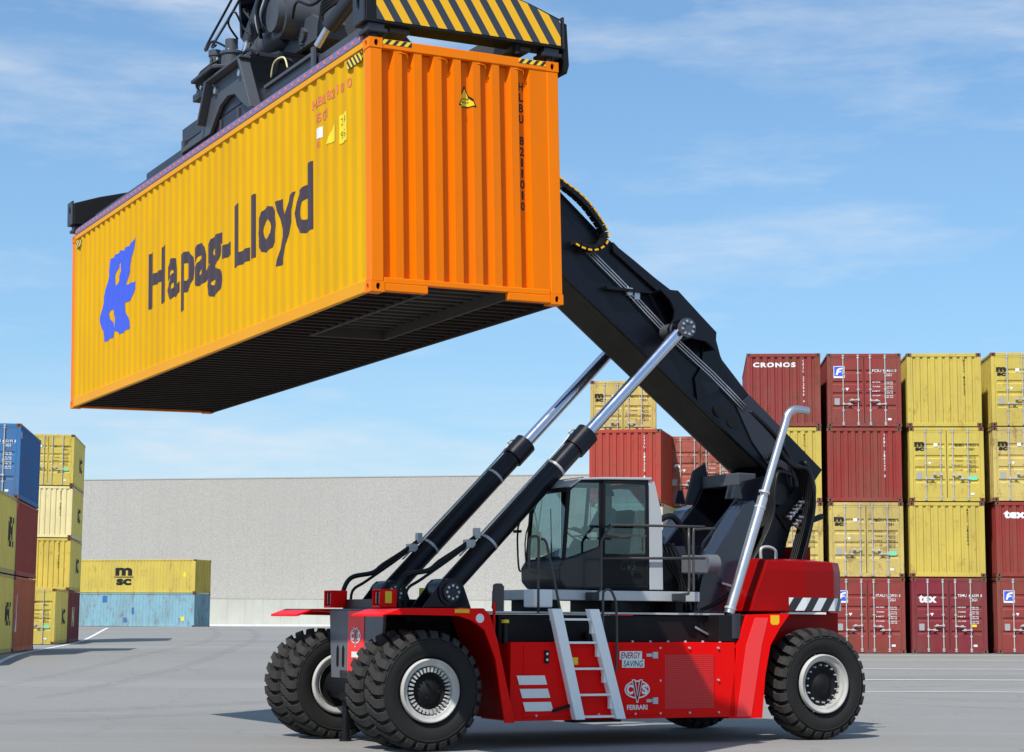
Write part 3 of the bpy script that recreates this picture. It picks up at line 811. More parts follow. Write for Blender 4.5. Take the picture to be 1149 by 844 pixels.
def tyre_mesh(w, Ro, dark_side):
    """tyre centred on origin, axle along y, width w"""
    mb = MB(); h = w/2; Rb = Ro-.07
    prof = [(-h*.62, .43), (-h*.86, .47), (-h*1.0, .57), (-h*.99, .65), (-h*.90, .715), (-h*.70, Rb-.01), (0, Rb),
            (h*.70, Rb-.01), (h*.90, .715), (h*.99, .65), (h*1.0, .57), (h*.86, .47), (h*.62, .43)]
    mb.lathe(prof, 72, 1)
    # raised bead ring on the sidewall
    for s in (-1, 1):
        mb.lathe([(s*h*.985, .672), (s*h*1.015, .668), (s*h*1.015, .655), (s*h*.995, .648)], 72, 1)
    N = 27
    for k in range(N):
        for s in (-1, 1):
            t0 = 2*math.pi*(k+(.25 if s > 0 else -.25))/N
            dw = 2*math.pi/N
            # stations across the half width: (axial, angle shift, half-width angle, r bottom, r top)
            st = [(-.05, .22, .30, Rb-.01, Ro), (.30, .10, .31, Rb-.01, Ro+.001), (.38, -.04, .30, Rb-.01, Ro), (.74, -.10, .335, Rb-.03, Ro-.012), (.93, -.12, .34, .70, Ro-.05), (1.0, -.12, .33, .69, .705)]
            vs = []
            for a, sh, hwid, r0, r1 in st:
                for da, r in ((-hwid, r0), (-hwid+.03, r1), (hwid-.03, r1), (hwid, r0)):
                    th = t0+(sh*s+da)*dw; vs.append((r*math.cos(th), s*a*h, r*math.sin(th)))
            fs = []
            for i in range(len(st)-1):
                for j in range(3): fs.append((4*i+j, 4*i+j+1, 4*i+j+5, 4*i+j+4))
            fs += [(0, 1, 2, 3), tuple(4*(len(st)-1)+j for j in (3, 2, 1, 0))]
            mb.add(vs, fs, 0)
    return mb.mesh('tyre', ['tyre', 'tyre_dark'])
TY = tyre_mesh(.46, .80, 0)
def rim_mesh():
    mb = MB(); y = -.235   # outer face towards -y
    mb.lathe([(y+.055, .425), (y-.005, .42), (y-.010, .405), (y-.0, .395), (y+.02, .38), (y+.03, .350), (y+.03, .335), (y+.08, .318), (.2, .32)], 56, 0)
    mb.lathe([(.2, .44), (.235, .43), (.235, .40), (.16, .33)], 56, 0)
    return mb.mesh('rim', 'rim')
RIM = rim_mesh()
def hub_mesh(front):
    mb = MB(); y = -.235
    mb.lathe([(y+.12, .33), (y+.11, .27), (y+.14, .24), (y+.13, .20), (y+.08, .12), (y+.05, .07), (y+.04, .0)], 40, 0)
    mb.lathe([(.15, .33), (.14, .2), (.14, .0)], 40, 0)
    for k in range(3 if front else 0):
        t = 2*math.pi*k/3; mb.cyl((.11*math.cos(t), y+.05, .11*math.sin(t)), (.11*math.cos(t), y-.0, .11*math.sin(t)), .02, n=8)
    return mb.mesh('hub', 'dark')
HUBF, HUBR = hub_mesh(True), hub_mesh(False)
def lug_mesh(n, r, sz, mi):
    mb = MB(); y = -.235
    for k in range(n):
        t = 2*math.pi*k/n; e = Vector((math.cos(t), 0, math.sin(t))); g = Vector((-math.sin(t), 0, math.cos(t)))
        if sz > .02:
            a = e*(r-.028); b = e*(r+.034)
            vs = [p+Vector((0, yy, 0))+g*q*ww for p, ww in ((a, .010), (b, .015)) for yy in (y+.03, y+.085) for q in (-1, 1)]
            mb.add(vs, [(0, 1, 3, 2), (4, 6, 7, 5), (0, 4, 5, 1), (2, 3, 7, 6), (0, 2, 6, 4), (1, 5, 7, 3)], 0)
        else: mb.cyl(e*r+Vector((0, y+.05, 0)), e*r+Vector((0, y+.10, 0)), .013, n=6)
    return mb.mesh('wheel_bolts', mi)
LUGF = lug_mesh(32, .275, .03, 'rim'); LUGR = lug_mesh(16, .27, .01, 'galv')
def wheel(name, x, y, flip, front, spin=0, steer=0):
    w = obj(name, HUBF if front else HUBR, rs, (x, y, .80)); w.rotation_euler = (0, spin, math.pi if flip else 0)
    obj('tyre', TY, w); obj('rim', RIM, w); obj('wheel_nuts', LUGF if front else LUGR, w)
    return w
for y, fl, sp in ((-1.835, 0, .1), (-1.19, 0, .17), (1.19, 1, .05), (1.835, 1, .12)): wheel('front_wheel', 0, y, fl, True, sp)
for y_, f_ in ((-1.62, 0), (1.62, 1)):
    w_ = wheel('rear_wheel', 6.636, y_, f_, False, .3); w_.scale = (1.035, 1.12, 1.035); w_.location.z = .828

# chassis
mb = MB()
mb.box(.0, 7.2, -.62, .62, .75, 1.60)
mb.box(1.0, 5.1, -.98, .98, .55, 1.82)
mb.box(-.14, 1.0, -.60, .60, 1.2, 1.80)
mb.cyl((0, -1.9, .8), (0, 1.9, .8), .22, n=24)                          # front axle
mb.box(-.2, .25, -.55, .55, .58, 1.02)
mb.box(6.4, 6.86, -1.35, 1.35, .62, .98)
mb.box(.15, .95, -1.0, 1.0, 1.70, 1.90)
mb.build('chassis', 'dark', rs, .012)
# inner near-side frame behind deck
mb = MB(); mb.box(1.3, 5.35, -1.50, -.99, 1.44, 1.82); mb.box(4.78, 5.40, -1.82, -1.50, 1.45, 1.84); mb.box(1.3, 5.35, .99, 1.5, 1.44, 1.82)
for x in (2.7, 2.85, 3.0): mb.cyl((x, -1.56, 1.46), (x, -1.56, 1.58), .045, n=10)
mb.build('frame_side', 'dark', rs, .01)
# side tanks / body
mb = MB()
mb.box(1.30, 5.02, -1.86, -1.0, .37, 1.44)
mb.box(1.5, 3.9, -1.872, -1.861, .42, 1.39)
mb.build('side_panel', 'red', rs, .012)
mb = MB(); mb.box(1.30, 5.02, 1.0, 1.86, .37, 1.44); mb.build('side_panel', 'red', rs, .012)
# radiator grille + bolts + service covers
g = MB().box(3.80, 4.64, -1.874, -1.862, .50, 1.27).build('grille', 'grille', rs)
mb = MB()
for x in (3.72, 4.22, 4.72):
    for z in (.44, .9, 1.36):
        if not (x == 4.22 and z == .9): mb.cyl((x, -1.858, z), (x, -1.885, z), .016, n=8)
for x in (3.3, 3.6, 3.9, 4.2, 4.5, 4.8): mb.cyl((x, -1.80, 1.44), (x, -1.80, 1.465), .02, n=8)
for x in (1.7, 2.7, 3.3): mb.cyl((x, -1.858, .44), (x, -1.888, .44), .016, n=8)
for z in (.62, 1.26):
    mb.box(3.48, 3.66, -1.892, -1.873, z-.022, z+.022); mb.box(3.58, 3.66, -1.91, -1.873, z-.045, z+.045)
mb.build('panel_bolts', 'galv', rs)
# three white bars, labels
for i, (z, x0) in enumerate(((.86, 1.43), (.68, 1.48), (.50, 1.53))):
    shape('white_bar', [[(0, 0), (.44, 0), (.40, .125), (-.04, .125)]], 'white', rs, (x0, -1.873, z), (1, 0, 0), (0, 0, 1))
rect('label', .37, .115, 'white', rs, (3.04, -1.873, 1.20), (1, 0, 0), (0, 0, 1))
rect('label', .37, .115, 'white', rs, (3.08, -1.873, 1.085), (1, 0, 0), (0, 0, 1), .0045)
text('ENERGY', .085, .33, 'maroon_ink', rs, (3.06, -1.873, 1.215), lift=.007, shear=.2, bold=.01)
text('SAVING', .085, .33, 'green_ink', rs, (3.10, -1.873, 1.10), lift=.007, shear=.2, bold=.01)
def cvs(parent, o, xd, yd, s, lift=.006, back='red'):
    """CVS shield: ringed letters around a tall V; s = overall width"""
    n = 36
    def ell(rx, ry, cx=0, cy=0): return [(cx+rx*math.cos(2*math.pi*i/n), cy+ry*math.sin(2*math.pi*i/n)) for i in range(n)]
    shape('emblem', [ell(.50*s, .30*s), ell(.455*s, .255*s)[::-1]], 'white', parent, o, xd, yd, lift)
    shape('emblem', [[(-.22*s, .33*s), (-.08*s, .33*s), (.0, -.15*s), (.08*s, .33*s), (.22*s, .33*s), (.03*s, -.44*s), (-.03*s, -.44*s)]], 'white', parent, o, xd, yd, lift+.003)
    shape('emblem', [[(-.185*s, .30*s), (-.11*s, .30*s), (.0, -.24*s), (.11*s, .30*s), (.185*s, .30*s), (.015*s, -.39*s), (-.015*s, -.39*s)]], 'maroon_ink', parent, o, xd, yd, lift+.006)
    O = Vector(o); X = Vector(xd); Y = Vector(yd)
    text('C', .30*s, .26*s, 'white', parent, O-X*.42*s-Y*.14*s, xd, yd, .05, 0, lift+.001)
    text('S', .30*s, .24*s, 'white', parent, O+X*.18*s-Y*.14*s, xd, yd, .05, 0, lift+.001)
cvs(rs, (3.33, -1.873, .78), (1, 0, 0), (0, 0, 1), .42)
text('FERRARI', .065, .34, 'white', rs, (3.16, -1.873, .50), bold=.03, lift=.006)
rect('warning_label', .12, .10, 'yellow_label', rs, (2.24, -1.873, 1.13), (1, 0, 0), (0, 0, 1))
mb = MB(); mb.box(1.82, 1.89, -1.90, -1.873, 1.15, 1.33); lt_ = mb.build('latch', 'dark', rs, .01)
for z in (1.20, 1.28): MB().cyl((1.855, -1.90, z), (1.855, -1.905, z), .018, n=10).build('button', 'white', lt_)
# deck edge (thin pale angle iron) and deck plate
mb = MB(); mb.box(1.10, 5.05, -1.55, 1.5, 1.835, 1.862); mb.build('deck', 'galv', rs)
# front fenders
for s in (-1, 1):
    mb = MB()
    outer = [(-.70, 1.80), (-.45, 1.885), (.78, 1.895), (.88, 1.80), (1.0, 1.45), (1.27, .36), (1.12, .36), (.965, 1.22), (.80, 1.60), (.62, 1.72), (.40, 1.79), (-.45, 1.80)]
    y0, y1 = (-2.06, -2.02) if s < 0 else (2.02, 2.06)
    mb.prism(outer, y0, y1, 0)
    a, b = (y1+.001, -.99) if s < 0 else (.99, y0-.001)
    top = [(-.70, 1.80), (-.45, 1.883), (.78, 1.893), (.84, 1.86), (.80, 1.83), (-.45, 1.85), (-.70, 1.77)]
    mb.prism(top, a, b, 0)
    back = [(.84, 1.86), (.80, 1.83), (.96, 1.43), (1.22, .40), (1.27, .40), (1.0, 1.45)]
    mb.prism(back, a, b, 1)
    mb.build('front_fender', ['pinkred' if 0 else 'red', 'red_dark'], rs, .006)
# small round sticker + yellow label on fender
mb = MB(); mb.cyl((.72, -2.061, 1.76), (.72, -2.066, 1.76), .062, n=20); mb.build('round_sticker', 'white', rs)
rect('yellow_label', .22, .05, 'yellow', rs, (.34, -2.061, 1.83), (1, 0, 0), (0, 0, 1))
# front plate: slate grey with red centre stripe
mb = MB()
PX = -.20
mb.prism([(-.95, 1.80), (-.93, 1.86), (.95, 1.86), (.95, 1.80), (.85, .90), (.10, .90), (-.10, .90), (-.85, .90)], PX, PX+.05, 0, 'x')
mb.box(PX, .15, -.94, .95, 1.862, 1.885)
mb.build('front_plate', 'front_grey', rs, .008)
mb = MB(); mb.prism([(.24, 1.855), (-.32, 1.855), (-.32, .96), (.24, .94)], PX-.012, PX-.002, 0, 'x'); mb.build('red_stripe', 'pinkred', rs)
cvs(rs, (PX-.013, -.04, 1.50), (0, -1, 0), (0, 0, 1), .36, .004)
rect('label', .26, .08, 'white', rs, (PX-.013, .09, 1.20), (0, -1, 0), (0, 0, 1), .004)
text('c', .10, .09, 'white', rs, (PX-.013, -.06, 1.06), (0, -1, 0), (0, 0, 1), .05, 0, .004, capref='c')
for y in (.62, .42):
    MB().prism([(y-.03, 1.06), (y+.03, 1.06), (y+.04, 1.11), (y+.04, 1.32), (y, 1.37), (y-.04, 1.32), (y-.04, 1.11)], PX-.006, PX-.001, 0, 'x').build('slot', 'dark', rs)
mb = MB(); mb.cyl((-.10, .52, .02), (-.10, .52, .92), .055, n=14); mb.cyl((-.10, .60, .10), (-.10, .60, .9), .02, n=8); mb.cyl((-.10, .52, .0), (-.10, .52, .04), .09, n=14)
mb.build('support_jack', 'rubber_hose', rs)
# work lights
for y in (.86, -.86):
    mb = MB()
    x0, x1 = -.28, -.02
    mb.box(x0, x1, y-.13, y-.115, 1.90, 2.15); mb.box(x0, x1, y+.115, y+.13, 1.90, 2.15)
    mb.box(x0, x1, y-.114, y+.114, 2.135, 2.15); mb.box(x0, x1, y-.114, y+.114, 1.90, 1.93)
    mb.box(x0+.06, x1, y-.114, y+.114, 1.931, 2.134)
    w = mb.build('work_light', 'red', rs, .006)
    MB().box(x0+.035, x0+.058, y-.095, y+.095, 1.95, 2.115).build('lamp', 'lens', w, .01)
    MB().box(x0+.015, x0+.03, y-.015, y+.015, 1.935, 2.13).build('guard', 'dark', w)
rect('warning_label', .10, .16, 'yellow_label', rs, (-.2, -.991, 1.96), (1, 0, 0), (0, 0, 1), .004)
# front deck hardware
mb = MB(); mb.box(-.1, .75, -.62, .62, 1.886, 2.02); mb.box(.45, 1.1, .62, 1.15, 1.75, 2.02)
mb.prism([(.3, 1.9), (1.05, 1.9), (.9, 2.28), (.62, 2.30)], -1.16, -1.12); mb.prism([(.3, 1.9), (1.05, 1.9), (.9, 2.28), (.62, 2.30)], -.78, -.74)
mb.prism([(.3, 1.9), (1.05, 1.9), (.9, 2.28), (.62, 2.30)], .74, .78); mb.prism([(.3, 1.9), (1.05, 1.9), (.9, 2.28), (.62, 2.30)], 1.12, 1.16)
mb.build('cylinder_mount', 'black', rs, .01)
# lift cylinders
for s in (-1, 1):
    a = Vector((.72, .95*s, 2.12)); b = Vector((4.72, .95*s, 6.17)); d = (b-a).normalized()
    e = a+d*3.30
    mb = MB(); mb.cyl(a, e, .148, n=28); mb.cyl(e-d*.32, e+d*.02, .178, n=28); mb.cyl(a+Vector((0, -.24, 0)), a+Vector((0, .24, 0)), .19, n=24)
    c = mb.build('lift_cylinder', 'black', rs, .008)
    MB().cyl(e, b, .095, n=24).build('rod', 'chrome', c)
    mb = MB(); mb.cyl(b+Vector((0, -.06, 0)), b+Vector((0, .06, 0)), .15, n=20); mb.build('rod_eye', 'black', c)
    up = Vector((-d.z, 0, d.x))
    for q in (1.0, 2.55): MB().cyl(a+d*(q-.02), a+d*(q+.02), .153, n=28).build('clamp', 'galv', c)
    mb = MB(); off = up*.175
    mb.tube([a+d*.55+off+Vector((0, .04, 0)), a+d*1.2+off, a+d*2.9+off, a+d*3.1+off*1.3, a+d*3.22+off*1.0], .014, 6, sub=4)
    mb.build('oil_pipe', 'galv', c)
    mb = MB()
    hy = a.y
    mb.tube([a+d*.95+off*1.1, a+d*.6+off*1.5, a+d*.25+off*2.0, Vector((.45, hy-.05, 2.42)), Vector((.12, hy-.02, 2.34)), Vector((.0, hy, 2.1)), Vector((.05, hy, 1.88))], .035, 8)
    mb.tube([a+d*.8+off*1.0+Vector((0, .08, 0)), a+d*.45+off*1.3+Vector((0, .1, 0)), Vector((.42, hy+.1, 2.30)), Vector((.2, hy+.1, 2.15)), Vector((.18, hy+.1, 1.88))], .022, 8)
    mb.build('hose', 'rubber_hose', c)
    mb = MB(); mb.box(-.07, .07, -.05, .09, -.03, .09, 0, Matrix.Translation(a+d*.75+off*1.0)); mb.box(-.04, .04, -.05, .05, .0, .15, 0, Matrix.Translation(a+d*.9+off)); mb.build('valve', 'galv', c, .008)
    mb = MB(); yy = a.y-.245
    mb.cyl((a.x, yy, a.z), (a.x, yy-.03, a.z), .135, n=24)
    for k in range(8):
        t = k*math.pi/4; mb.cyl((a.x+.09*math.cos(t), yy-.03, a.z+.09*math.sin(t)), (a.x+.09*math.cos(t), yy-.05, a.z+.09*math.sin(t)), .02, n=6, mi=1)
    mb.build('pin_cap', ['char', 'silver'], c)
rect('yellow_label', .2, .14, 'yellow_label', rs, (1.0, .45, 2.06), (1, 0, 0), (0, 0, 1), .01)

# boom ------------------------------------------------------------
zb = lambda x: 4.17+.755*(6.53-x)          # belly line
zt = lambda x: 7.55+.805*(3.67-x)
mb = MB(); w = .45
poly = [(1.6, zb(1.6)), (6.53, 4.17), (7.20, 3.66), (7.50, 3.88), (7.74, 4.18), (7.0, 4.77), (6.38, 5.24), (5.80, 5.84), (3.67, 7.55), (1.6, zt(1.6))]
mb.prism(poly, -w, w, 0)
boom = mb.build('boom', 'black', rs, .02)
mb = MB(); n_ = Vector((.60, 0, .80))
dd = Vector((1, 0, -.755)).normalized(); nb = Vector((-.755, 0, -1)).normalized()
for y in (-w-.012, w+.012):
    mb.bar(Vector((1.7, y, zb(1.7)))-nb*.03, Vector((6.6, y, zb(6.6)))-nb*.03, .05, .05, 0, tuple(-nb))
mb.build('edge_flange', 'black', boom, .008)
a = Vector((1.65, 0, zb(1.65)))+nb*.003; b = Vector((6.5, 0, zb(6.5)))+nb*.003
mb = MB(); mb.add([(a.x, -w+.03, a.z), (a.x, w-.03, a.z), (b.x, w-.03, b.z), (b.x, -w+.03, b.z)], [(0, 1, 2, 3)]); mb.build('belly_plate', 'black_under', boom)
# side pipes (three silver lines) with clamps
mb = MB()
for k in range(3):
    o = Vector((.028, 0, .034))*k
    P = [Vector((x, -w-.05, zb(x)+hgt)) for x, hgt in ((3.30, .68), (4.0, .66), (4.7, .60), (5.55, .63), (6.15, .60))]
    mb.tube([p+o for p in P], .012, 6, sub=2)
mb.build('oil_pipes', 'silver', boom)
for x, dz in ((4.05, .70), (4.18, .74)): MB().box(x-.05, x+.05, -w-.09, -w-.01, zb(x)+dz-.05, zb(x)+dz+.07).build('pipe_clamp', 'silver', boom, .01)
# cylinder head brackets: big curved plates either side
for s in (-1, 1):
    y0, y1 = sorted((s*.74, s*.79))
    mb = MB()
    mb.prism([(4.46, 6.76), (4.77, 6.78), (5.47, 6.20), (5.45, 5.90), (5.36, 5.98), (5.26, 6.04), (5.0, 6.07), (4.76, 6.00), (4.60, 6.00), (4.58, 6.2), (4.68, 6.34), (4.70, 6.48), (4.62, 6.62)], y0, y1)
    mb.prism([(5.38, 5.70), (5.42, 6.12), (5.62, 6.12), (5.82, 5.72), (5.70, 5.32), (5.30, 5.15), (5.25, 5.5)], *sorted((s*.46, s*.50)))
    # web tying the bracket to the boom
    a0, a1 = sorted((s*.445, s*.76))
    mb.prism([(4.47, 6.80), (4.78, 6.80), (5.48, 6.21), (5.46, 5.92), (5.43, 5.94), (5.44, 6.18), (4.76, 6.76), (4.48, 6.76)], a0, a1)
    mb.prism([(3.60, 6.80), (4.42, 6.77), (4.42, 6.74), (3.60, 6.74)], *sorted((s*.445, s*.60)))
    mb.prism([(3.75, 7.50), (4.55, 6.86), (4.55, 6.80), (3.75, 7.35)], *sorted((s*.445, s*.52)))
    br_ = mb.build('cylinder_bracket', 'black', boom, .01)
    mb = MB(); yy = s*.80; mb.cyl((4.72, s*.5, 6.17), (4.72, s*1.08, 6.17), .12, n=24); 
    yy = s*1.08
    mb.cyl((4.72, yy, 6.17), (4.72, yy+s*.03, 6.17), .15, n=24)
    for k in range(8):
        t = k*math.pi/4+.2; mb.cyl((4.72+.1*math.cos(t), yy+s*.03, 6.17+.1*math.sin(t)), (4.72+.1*math.cos(t), yy+s*.05, 6.17+.1*math.sin(t)), .022, n=6, mi=1)
    mb.build('pin_cap', ['grey_plate', 'silver'], br_)
# top fin between sections
mb = MB(); mb.prism([(3.5, zt(3.5)-.05), (5.0, zt(5.0)-.1), (5.8, 5.80), (5.68, 6.18), (5.30, 6.52), (4.95, 6.80), (4.55, 7.03), (4.17, 7.27), (3.67, 7.57)], -.449, -.40); mb.prism([(3.5, zt(3.5)-.05), (5.0, zt(5.0)-.1), (5.8, 5.80), (5.68, 6.18), (5.30, 6.52), (4.95, 6.80), (4.55, 7.03), (4.17, 7.27), (3.67, 7.57)], .40, .449)
mb.build('top_fin', 'black', boom, .006)
# side stiffener plates and holes near the foot
mb = MB(); mb.prism([(6.05, 5.10), (6.30, 5.30), (6.95, 4.78), (7.05, 4.1), (6.72, 4.12), (6.35, 4.55)], -w-.035, -w-.001); mb.build('foot_plate', 'grey_blue', boom, .006) if False else mb.build('foot_plate', 'char', boom, .006)
for x, z in ((5.72, 5.02), (5.98, 4.86)): MB().cyl((x, -w-.02, z), (x, -w+.01, z), .10, n=20).build('access_hole', 'dark', boom)
# energy chain
mb = MB(); path = [(1.5, 9.4), (2.1, 8.87), (2.647, 8.381), (2.834, 8.256), (3.036, 8.145), (3.24, 7.99), (3.398, 7.816), (3.521, 7.661), (3.559, 7.532), (3.495, 7.417), (3.352, 7.347), (3.195, 7.349), (3.039, 7.40), (2.93, 7.47)]
P = []
for i in range(len(path)-1):
    p0 = path[max(i-1, 0)]; p1 = path[i]; p2 = path[i+1]; p3 = path[min(i+2, len(path)-1)]
    for k in range(8):
        t = k/8; P.append(tuple(.5*((2*p1[j])+(p2[j]-p0[j])*t+(2*p0[j]-5*p1[j]+4*p2[j]-p3[j])*t*t+(3*p1[j]-p0[j]-3*p2[j]+p3[j])*t**3) for j in (0, 1)))
# resample evenly
Q = [P[0]]; acc = 0
for i in range(1, len(P)):
    a = Vector(P[i-1]); b = Vector(P[i]); seg = (b-a).length
    while acc+seg >= .105:
        t = (.105-acc)/seg; a = a+(b-a)*t; Q.append(tuple(a)); seg = (b-a).length; acc = 0
    acc += seg
mb = MB(); 
for i in range(len(Q)-1):
    a = Vector((Q[i][0], -.58, Q[i][1])); b = Vector((Q[i+1][0], -.58, Q[i+1][1])); d = b-a; u = Vector((-d.z, 0, d.x)).normalized()
    mb.bar(a+d*.06, b-d*.06, .16, .085, 0, tuple(u))
    if i % 1 == 0 and 8 < i: mb.bar(a+d*.18+Vector((0, -.082, 0))+u*.038, b-d*.18+Vector((0, -.082, 0))+u*.038, .006, .028, 1, tuple(u))
mb.build('energy_chain', ['dark', 'yellow'], boom)
mb = MB(); mb.bar((1.45, -.58, 9.30), (2.75, -.58, 8.20), .22, .03, 0, (.6, 0, .8)); mb.build('chain_tray', 'char', boom)
# inner boom and head
zi = lambda x: zb(x)+.12
mb = MB(); mb.prism([(-1.7, 10.62), (1.75, zb(1.75)+.13), (1.75, zt(1.75)-.16), (-1.2, 11.62), (-1.9, 11.5)], -.36, .36)
inner = mb.build('inner_boom', 'black', rs, .02)
mb = MB()
for s in (-1, 1):
    mb.prism([(-1.95, 11.5), (-1.2, 11.2), (-1.0, 10.6), (-1.35, 9.95), (-1.75, 9.82), (-2.0, 10.1), (-2.05, 10.8)], *sorted((s*.37, s*.44)))
mb.cyl((-1.62, -.62, 10.1), (-1.62, .62, 10.1), .16, n=24)
mb.build('boom_head', 'black', inner, .01)

# boom support tower ------------------------------------------------
mb = MB()
side = [(5.0, 1.85), (5.1, 2.3), (5.35, 2.95), (5.95, 3.62), (6.10, 3.92), (6.9, 4.12), (7.1, 3.55), (6.95, 3.1), (6.75, 2.55), (6.65, 1.85)]
for s in (-1, 1): mb.prism(side, *sorted((s*.52, s*.60)))
for s in (-1, 1):   # sloping front box sections
    y0, y1 = sorted((s*.605, s*.99))
    mb.prism([(4.92, 1.87), (5.05, 2.45), (5.82, 3.52), (6.0, 3.60), (6.16, 3.40), (5.75, 2.4), (5.6, 1.87)], y0, y1, 1)
mb.cyl((6.72, -.66, 3.74), (6.72, .66, 3.74), .17, n=24)
mb.box(5.2, 6.5, -.515, .515, 1.86, 2.9)
mb.cyl((5.75, -.98, 3.72), (5.75, .98, 3.72), .10, n=20) if False else None
mb.build('boom_support', ['black', 'tower_blue'], rs, .012) if False else mb.build('boom_support', ['black', 'gloss_blue_black'], rs, .012)
mb = MB(); mb.box(6.05, 6.4, -.50, .50, 3.86, 4.06, 0); mb.prism([(5.80, 3.60), (5.95, 4.15), (6.2, 4.30), (6.3, 3.6)], .61, .66); mb.build('cross_beam', 'grey_plate', rs, .02)
for y in (-.88, -.72, .72):
    MB().prism([(5.66, 3.62), (5.72, 3.84), (5.80, 3.84), (5.86, 3.62)], y-.02, y+.02).build('lug_bracket', 'char', rs, .006)
# hoses running down the tower
mb = MB(); rnd = random.Random(4)
for k in range(7):
    y = -.66-.052*k; j = k*.045
    mb.tube([(6.75, y, 4.15-j*.5), (6.55-j*.3, y-.03, 4.05), (6.42-j*.2, y-.06, 3.75), (6.35-j*.2, y-.08, 3.3), (6.05-j*.3, y-.06, 2.7), (5.6-j*.3, y-.04, 2.15), (5.0-j*.5, y-.02, 1.85), (4.4-j, y, 1.55)], .026, 7)
for k in range(7):
    y = -.64-.05*k
    mb.tube([(6.5, y, 4.28+.03*k), (6.75, y-.03, 4.35-.03*k), (7.05, y-.05, 4.1), (7.15, y-.05, 3.65), (7.05, y-.04, 3.1), (6.8, y-.02, 2.4), (6.55, y, 1.9)], .034, 7)
mb.tube([(7.35, -.5, 4.3), (7.5, -.52, 3.9), (7.45, -.5, 3.55), (7.2, -.5, 3.45)], .04, 7); mb.tube([(6.9, -.55, 3.4), (7.3, -.62, 3.34), (7.6, -.6, 3.42)], .05, 7)
mb.tube([(6.3, -.47, 5.05), (6.75, -.5, 4.7), (7.05, -.52, 4.3), (7.15, -.52, 3.7)], .035, 7)
mb.build('hoses', 'rubber_hose', rs)
mb = MB(); rnd = random.Random(9)
for i in range(14):
    x = 6.85+.42*(i % 7)/7; z = 3.38+.42*(i % 7)/7; off = .12*(i//7)
    mb.cyl((x+off, -.66, z-off), (x+off, -.80, z-off), .022, n=8); mb.cyl((x+off-.03, -.72, z-off+.02), (x+off+.05, -.72, z-off-.04), .02, n=6)
mb.build('hose_fittings', 'silver', rs)
mb = MB(); mb.box(6.7, 7.35, -.64, .4, 3.30, 3.72, 0, Matrix.Translation((7, 0, 3.5)) @ Matrix.Rotation(R(-38), 4, 'Y') @ Matrix.Translation((-7, 0, -3.5))); mb.build('valve_block', 'dark', rs, .02)
MB().bar((5.35, -1.06, 2.32), (5.85, -1.06, 2.20), .02, .03).build('hose_clamp', 'silver', rs); MB().bar((4.55, -1.52, 1.66), (4.9, -1.52, 1.5), .02, .03).build('hose_clamp', 'silver', rs)
# machinery behind the cab
mb = MB(); mb.box(4.15, 4.75, -.9, .7, 1.87, 2.5); mb.cyl((4.35, -1.0, 2.55), (4.35, .5, 2.55), .22, n=24); mb.box(4.5, 5.1, -.3, .9, 1.87, 2.7); mb.tube([(4.2, -1.0, 3.2), (4.5, -1.0, 3.3), (4.8, -.9, 3.0), (4.95, -.9, 2.4)], .05, 8)
for k in range(5): mb.tube([(4.3+.06*k, -.95, 2.9), (4.4+.07*k, -1.0, 2.6), (4.6+.05*k, -1.02, 2.3), (4.55+.1*k, -.98, 1.9)], .022, 6)
mb.build('hydraulic_unit', 'dark', rs, .02)
mb = MB(); mb.box(4.62, 4.95, -1.30, -1.05, 2.45, 2.72); mb.cyl((4.94, -1.2, 2.6), (5.15, -1.2, 2.6), .14, n=18); mb.build('air_filter', 'front_grey', rs, .02)
for x, z, q in ((4.2, 2.75, .06), (4.25, 2.95, .05)): MB().cyl((x, -1.05, z), (x, -1.12, z), q, n=12).build('gauge', 'grey_plate', rs)
# exhaust
mb = MB()
E_ = [(5.06, -1.62, 1.89), (5.66, -1.62, 3.55)]
mb.cyl((5.09, -1.62, 1.86), (5.72, -1.62, 3.60), .078, n=24)
mb.tube([(5.72, -1.62, 3.58), (5.98, -1.62, 4.30), (6.13, -1.62, 4.70), (6.19, -1.62, 4.87), (6.29, -1.63, 4.955), (6.42, -1.64, 4.965), (6.56, -1.65, 4.95)], .060, 18, 0, 6)
ex = mb.build('exhaust_pipe', 'exh', rs)
mb = MB(); mb.cyl((5.66, -1.62, 3.43), (5.67, -1.62, 3.46), .086, n=24); mb.cyl((5.74, -1.62, 3.66), (5.75, -1.62, 3.69), .084, n=24); mb.cyl((5.11, -1.62, 1.92), (5.12, -1.62, 1.95), .088, n=24)
mb.build('clamp', 'galv', ex)
mb = MB(); mb.cyl((5.08, -1.76, 1.50), (5.08, -1.76, 1.86), .10, n=20); mb.build('silencer', 'char', rs)
# counterweight
mb = MB()
plan = [(5.42, -1.50), (5.50, -1.56), (6.55, -1.56), (7.15, -1.46), (7.46, -1.22), (7.60, -.80), (7.60, .80), (7.46, 1.22), (7.15, 1.46), (6.55, 1.56), (5.50, 1.56), (5.42, 1.50)]
def loft(rings, mi=0):
    n = len(rings[0]); vs = [v for r in rings for v in r]
    fs = [(j*n+i, j*n+(i+1) % n, (j+1)*n+(i+1) % n, (j+1)*n+i) for j in range(len(rings)-1) for i in range(n)]
    return vs, fs+[tuple(range(n))[::-1], tuple(range((len(rings)-1)*n, len(rings)*n))]
def ring(z, sx=0, shrink=0, cut=0):
    return [(max(x, 5.42+cut)-shrink*(1 if x > 7 else 0), y-math.copysign(shrink, y), z) for x, y in plan]
vs, fs = loft([ring(1.90, cut=.10), ring(2.12, cut=.18), ring(2.52, cut=.36), ring(2.66, shrink=.02, cut=.42), ring(2.70, shrink=.30, cut=.5)])
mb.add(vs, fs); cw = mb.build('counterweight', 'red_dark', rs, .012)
mb = MB()
pl2 = [p for p in plan[2:7]]; pl2 = [(6.22, -1.56)]+pl2
vs = []
